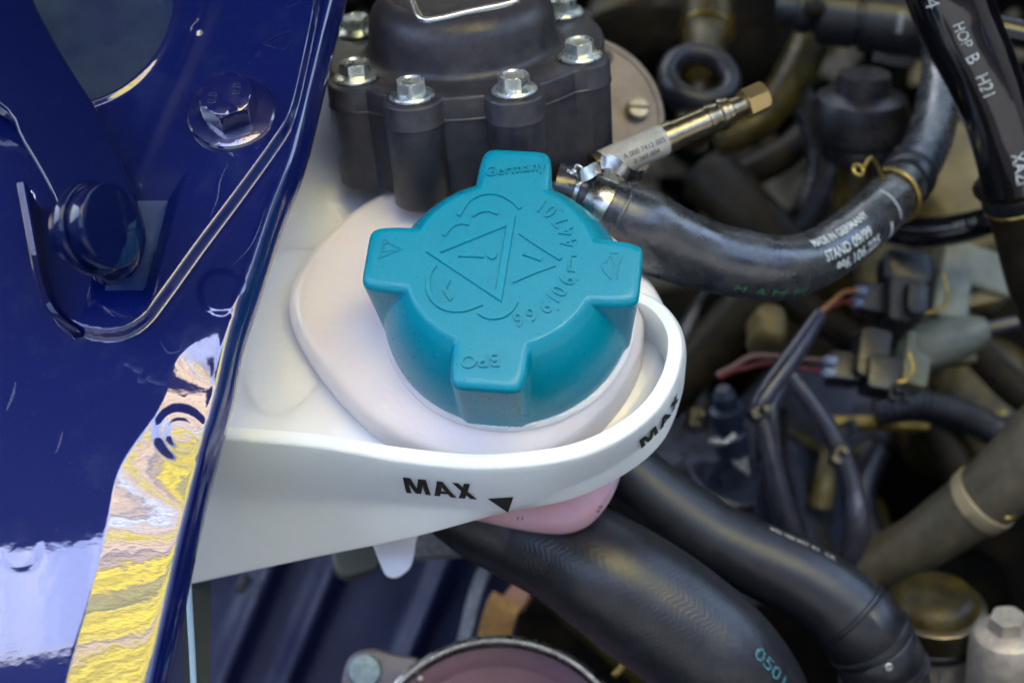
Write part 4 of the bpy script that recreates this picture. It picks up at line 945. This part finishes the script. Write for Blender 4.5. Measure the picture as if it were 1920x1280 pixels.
# rusty strap and grey strip
rs = thing('rusty_strap', 'orange rusty webbing strap hanging behind the pulley ring', 'strap', Q(930, 1200, 72))
strip('upper_strap', [Q(1010, 1060, 73), Q(985, 1095, 72), Q(958, 1140, 71.4)], 1.15, .2, RUSTB, rs, CD(.8, .5, 0))
strip('rusty_end', [Q(952, 1122, 71.2), Q(938, 1150, 71), Q(924, 1200, 71)], 1.35, .3, RUST, rs, CD(1, .12, 0))
tag(strip('rough_grey_strip', [Q(918, 1050, 74), Q(893, 1110, 73), Q(868, 1210, 72)], .55, .3, GREYG, None, CD(1, .3, 0)), 'rough grey strip left of the rusty strap', 'strip')
hose('oily_lower_pipe', 'thin oily olive pipe running right below the braided hose', [(1000, 1090, 72, 20), (1100, 1180, 71, 20), (1200, 1265, 70, 22), (1300, 1340, 70, 22)], OLV, 'pipe', n=30)
tag(rbox('yellow_nub', Fr(Q(1160, 1257, 66), -fw, CD(.7, .7, 0)), .6, .26, -.15, .1, GOLD, None, r=.1), 'small yellow nub near the bottom centre beside the ring', 'nub')

# chrome ringed cover at the bottom
fpz = Fr(Q(935, 1470, 62), CD(.0, .16, .98), rt)
cv = thing('chrome_ringed_cover', 'round grey cover with bright rim and side lug cut by the bottom edge', 'round cover', fpz.o-fpz.z*2)
lathe('rim_ring', fpz, [(5.0, -3), (5.28, -.8), (5.34, -.25), (5.3, -.04), (5.2, .03), (5.08, 0), (4.98, -.1), (4.93, -1.2), (4.9, -2.0)], STEEL, cv, n=140)
lathe('cover_face', fpz, [(4.92, -.5), (4.9, -.3), (4.6, -.24), (4.4, -.3), (4.2, -.42), (2.0, -.2), (.3, -.15)], mat('mauve_metal', (.15, .085, .11), .5, 0, ior=1.2, c2=(.10, .065, .085), ns=30, bump=[(400, .00004)]), cv, n=120)
lo = splc([tuple(fpz.pix(a, b, -.5)[:2]) for a, b in ((640, 1275), (655, 1232), (690, 1216), (740, 1226), (790, 1240), (800, 1290), (760, 1330), (680, 1340), (645, 1310))], 60)
plate('side_lug', fpz, lo, -1.6, -.5, .15, mat('lug_metal', (.12, .11, .13), .45, .5, bump=[(300, .0003)]), cv)
lathe('lug_bolt', Fr(fpz(fpz.pix(684, 1256, -.4)), fpz.z, fpz.x), [(.62, -.2), (.62, .1), (.55, .22), (.3, .26)], mat('blue_grey_bolt', (.22, .30, .36), .45, .3, c2=(.15, .2, .22), ns=300, bump=[(500, .0004)]), cv, n=40)
for a, b, r_ in ((788, 1271, .1), (700, 1280, .0)):
    if r_: lathe('rivet_dot', Fr(fpz(fpz.pix(a, b, 0)), fpz.z, fpz.x), rprof(r_, -.3, .05, .04), ALU, cv, n=16)

# aluminium fittings bottom right
fal = Fr(Q(1882, 1290, 66), CD(-.1, .86, .5), rt)
al = thing('aluminium_sensor', 'pale cast aluminium sensor body with hexagon top at bottom right', 'sensor', fal.o)
lathe('sensor_body', fal, [(1.5, -2), (1.45, 0), (1.42, 1.6), (1.38, 2.3), (1.2, 2.75), (.8, 3.0), (.7, 3.0)], ALU, al, n=56)
hexbolt(fal, .68, 3.0, 3.6, .1, ALU, al)
fcl = Fr(Q(1742, 1252, 69), CD(-.04, .86, .5), rt)
cc = thing('polished_band_clamp', 'polished band clamp on a grey pipe left of the aluminium sensor', 'hose clamp', fcl.o)
lathe('grey_pipe', fcl, [(1.75, -2), (1.75, 1.6), (1.8, 1.65)], ALU, cc, n=48); lathe('dark_band', fcl, [(1.9, 1.7), (1.95, 1.75), (1.95, 2.1), (1.9, 2.15)], CONN, cc, n=48)
lathe('bright_band', fcl, [(1.9, 2.2), (1.98, 2.25), (1.98, 3.2), (1.9, 3.25)], BRASS, cc, n=48); lathe('dark_pipe', fcl, [(1.7, 3.2), (1.66, 3.5), (1.45, 3.8), (1.1, 3.95)], OLV, cc, n=48)
rbox('pipe_web', Fr(fcl(np.array([0, -1.74, .6])), -fcl.y, fcl.x), .12, 1.8, -.1, .3, GREYG, cc, r=.04, b=.03)
# backdrop of the bay behind all this
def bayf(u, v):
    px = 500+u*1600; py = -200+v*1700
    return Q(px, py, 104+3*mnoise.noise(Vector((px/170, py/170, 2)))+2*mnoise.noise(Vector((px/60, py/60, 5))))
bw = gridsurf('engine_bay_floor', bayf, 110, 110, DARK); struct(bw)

# more of the dim clutter between the hoses
def sleeve(name, label, rows, m, per=.34, amp=.09, cat='sleeve', n=150):
    R = qrows(rows); t = thing(name, label, cat, R[0][:3])
    tube('sleeve_body', R, m, t, n=n, k=24, bump=lambda s_, T, L: amp*np.abs(np.sin(np.pi*L/per))); return t
sleeve('corrugated_sleeve', 'ribbed black cable sleeve running down beneath the kinked cable', [(1452, 760, 73, 24), (1446, 830, 73, 27), (1452, 900, 73, 30), (1470, 980, 73, 34), (1490, 1060, 74, 34)], CONN)
sleeve('corrugated_sleeve', 'ribbed black sleeve crossing below the lower plug towards the right edge', [(1640, 775, 78, 24), (1730, 760, 78, 26), (1830, 790, 78, 28), (1960, 860, 77, 30)], CONN)
sleeve('corrugated_sleeve', 'ribbed black sleeve climbing between the rubber boot and the glossy cross pipe', [(1500, 420, 82, 26), (1540, 330, 81, 26), (1530, 240, 80, 26), (1480, 150, 80, 26)], CONN)
for lab, rows, m in (
    ('dim black hose passing behind the two plugs from upper left to lower right', [(1480, 560, 82, 34), (1580, 620, 81, 34), (1700, 730, 80, 36), (1790, 860, 79, 38), (1850, 1000, 79, 40)], BRN),
    ('dim black hose rising beside the small dark connector', [(1260, 900, 79, 24), (1300, 820, 79, 24), (1310, 740, 79, 24), (1290, 640, 80, 24), (1330, 560, 82, 24)], CONN),
    ('dim olive tube under the glossy cross pipe at the right edge', [(1700, 470, 80, 16), (1780, 478, 79, 16), (1860, 470, 78, 16), (1960, 440, 78, 16)], OLV),
    ('thin dark cable hanging in an arc beneath the small dark connector', [(1280, 860, 74, 8), (1320, 920, 74, 8), (1390, 950, 74, 8), (1450, 930, 75, 8)], CABLE),
    ('dim black hose behind the curved cable near the brown hose', [(1640, 840, 80, 28), (1610, 930, 79, 30), (1640, 1020, 79, 30), (1720, 1090, 79, 30)], RUBM),
    ('thin olive pipe left of the pale sensor running steeply down', [(1690, 1050, 80, 12), (1730, 1120, 79, 12), (1745, 1200, 78, 12)], OLV),
    ('dark hose at upper middle behind the service port tip', [(1390, 330, 82, 30), (1470, 290, 82, 30), (1540, 230, 83, 28), (1640, 200, 84, 26)], BRN)):
    hose('background_hose', lab, rows, m, n=50, k=20, group='dim hoses deep in the engine bay')
for lab, x_, y_, d_, a_ in (('small black cable clip on the kinked cable fold', 1428, 770, 66, 20), ('small dark clip on the curved cable half way down', 1576, 850, 70.4, 60), ('small dark clip on the dim hose beside the white band', 1306, 780, 78, 80),
                        ('small dark clip under the pale nozzle shelf', 1800, 590, 74, 10), ('small dark clip beside the olive bracket tab', 1590, 800, 78, 30)):
    tc = thing('cable_clip', lab, 'cable clip', Q(x_, y_, d_), 'small dark cable clips among the wires')
    sb('clip_body', x_, y_, d_, 44, 26, .5, a_, CONN, tc); sb('clip_latch', x_+10, y_-6, d_-.3, 14, 16, .3, a_, CONN, tc, r=.05, b=.03)
hx = thing('oily_hex_nut', 'oily olive hexagon nut between the olive bracket and yellow rail', 'nut', Q(1620, 850, 80)); hexbolt(Fr(Q(1620, 850, 80), CD(.1, .4, .9), rt), .55, -.3, .35, .1, OLVL, hx)
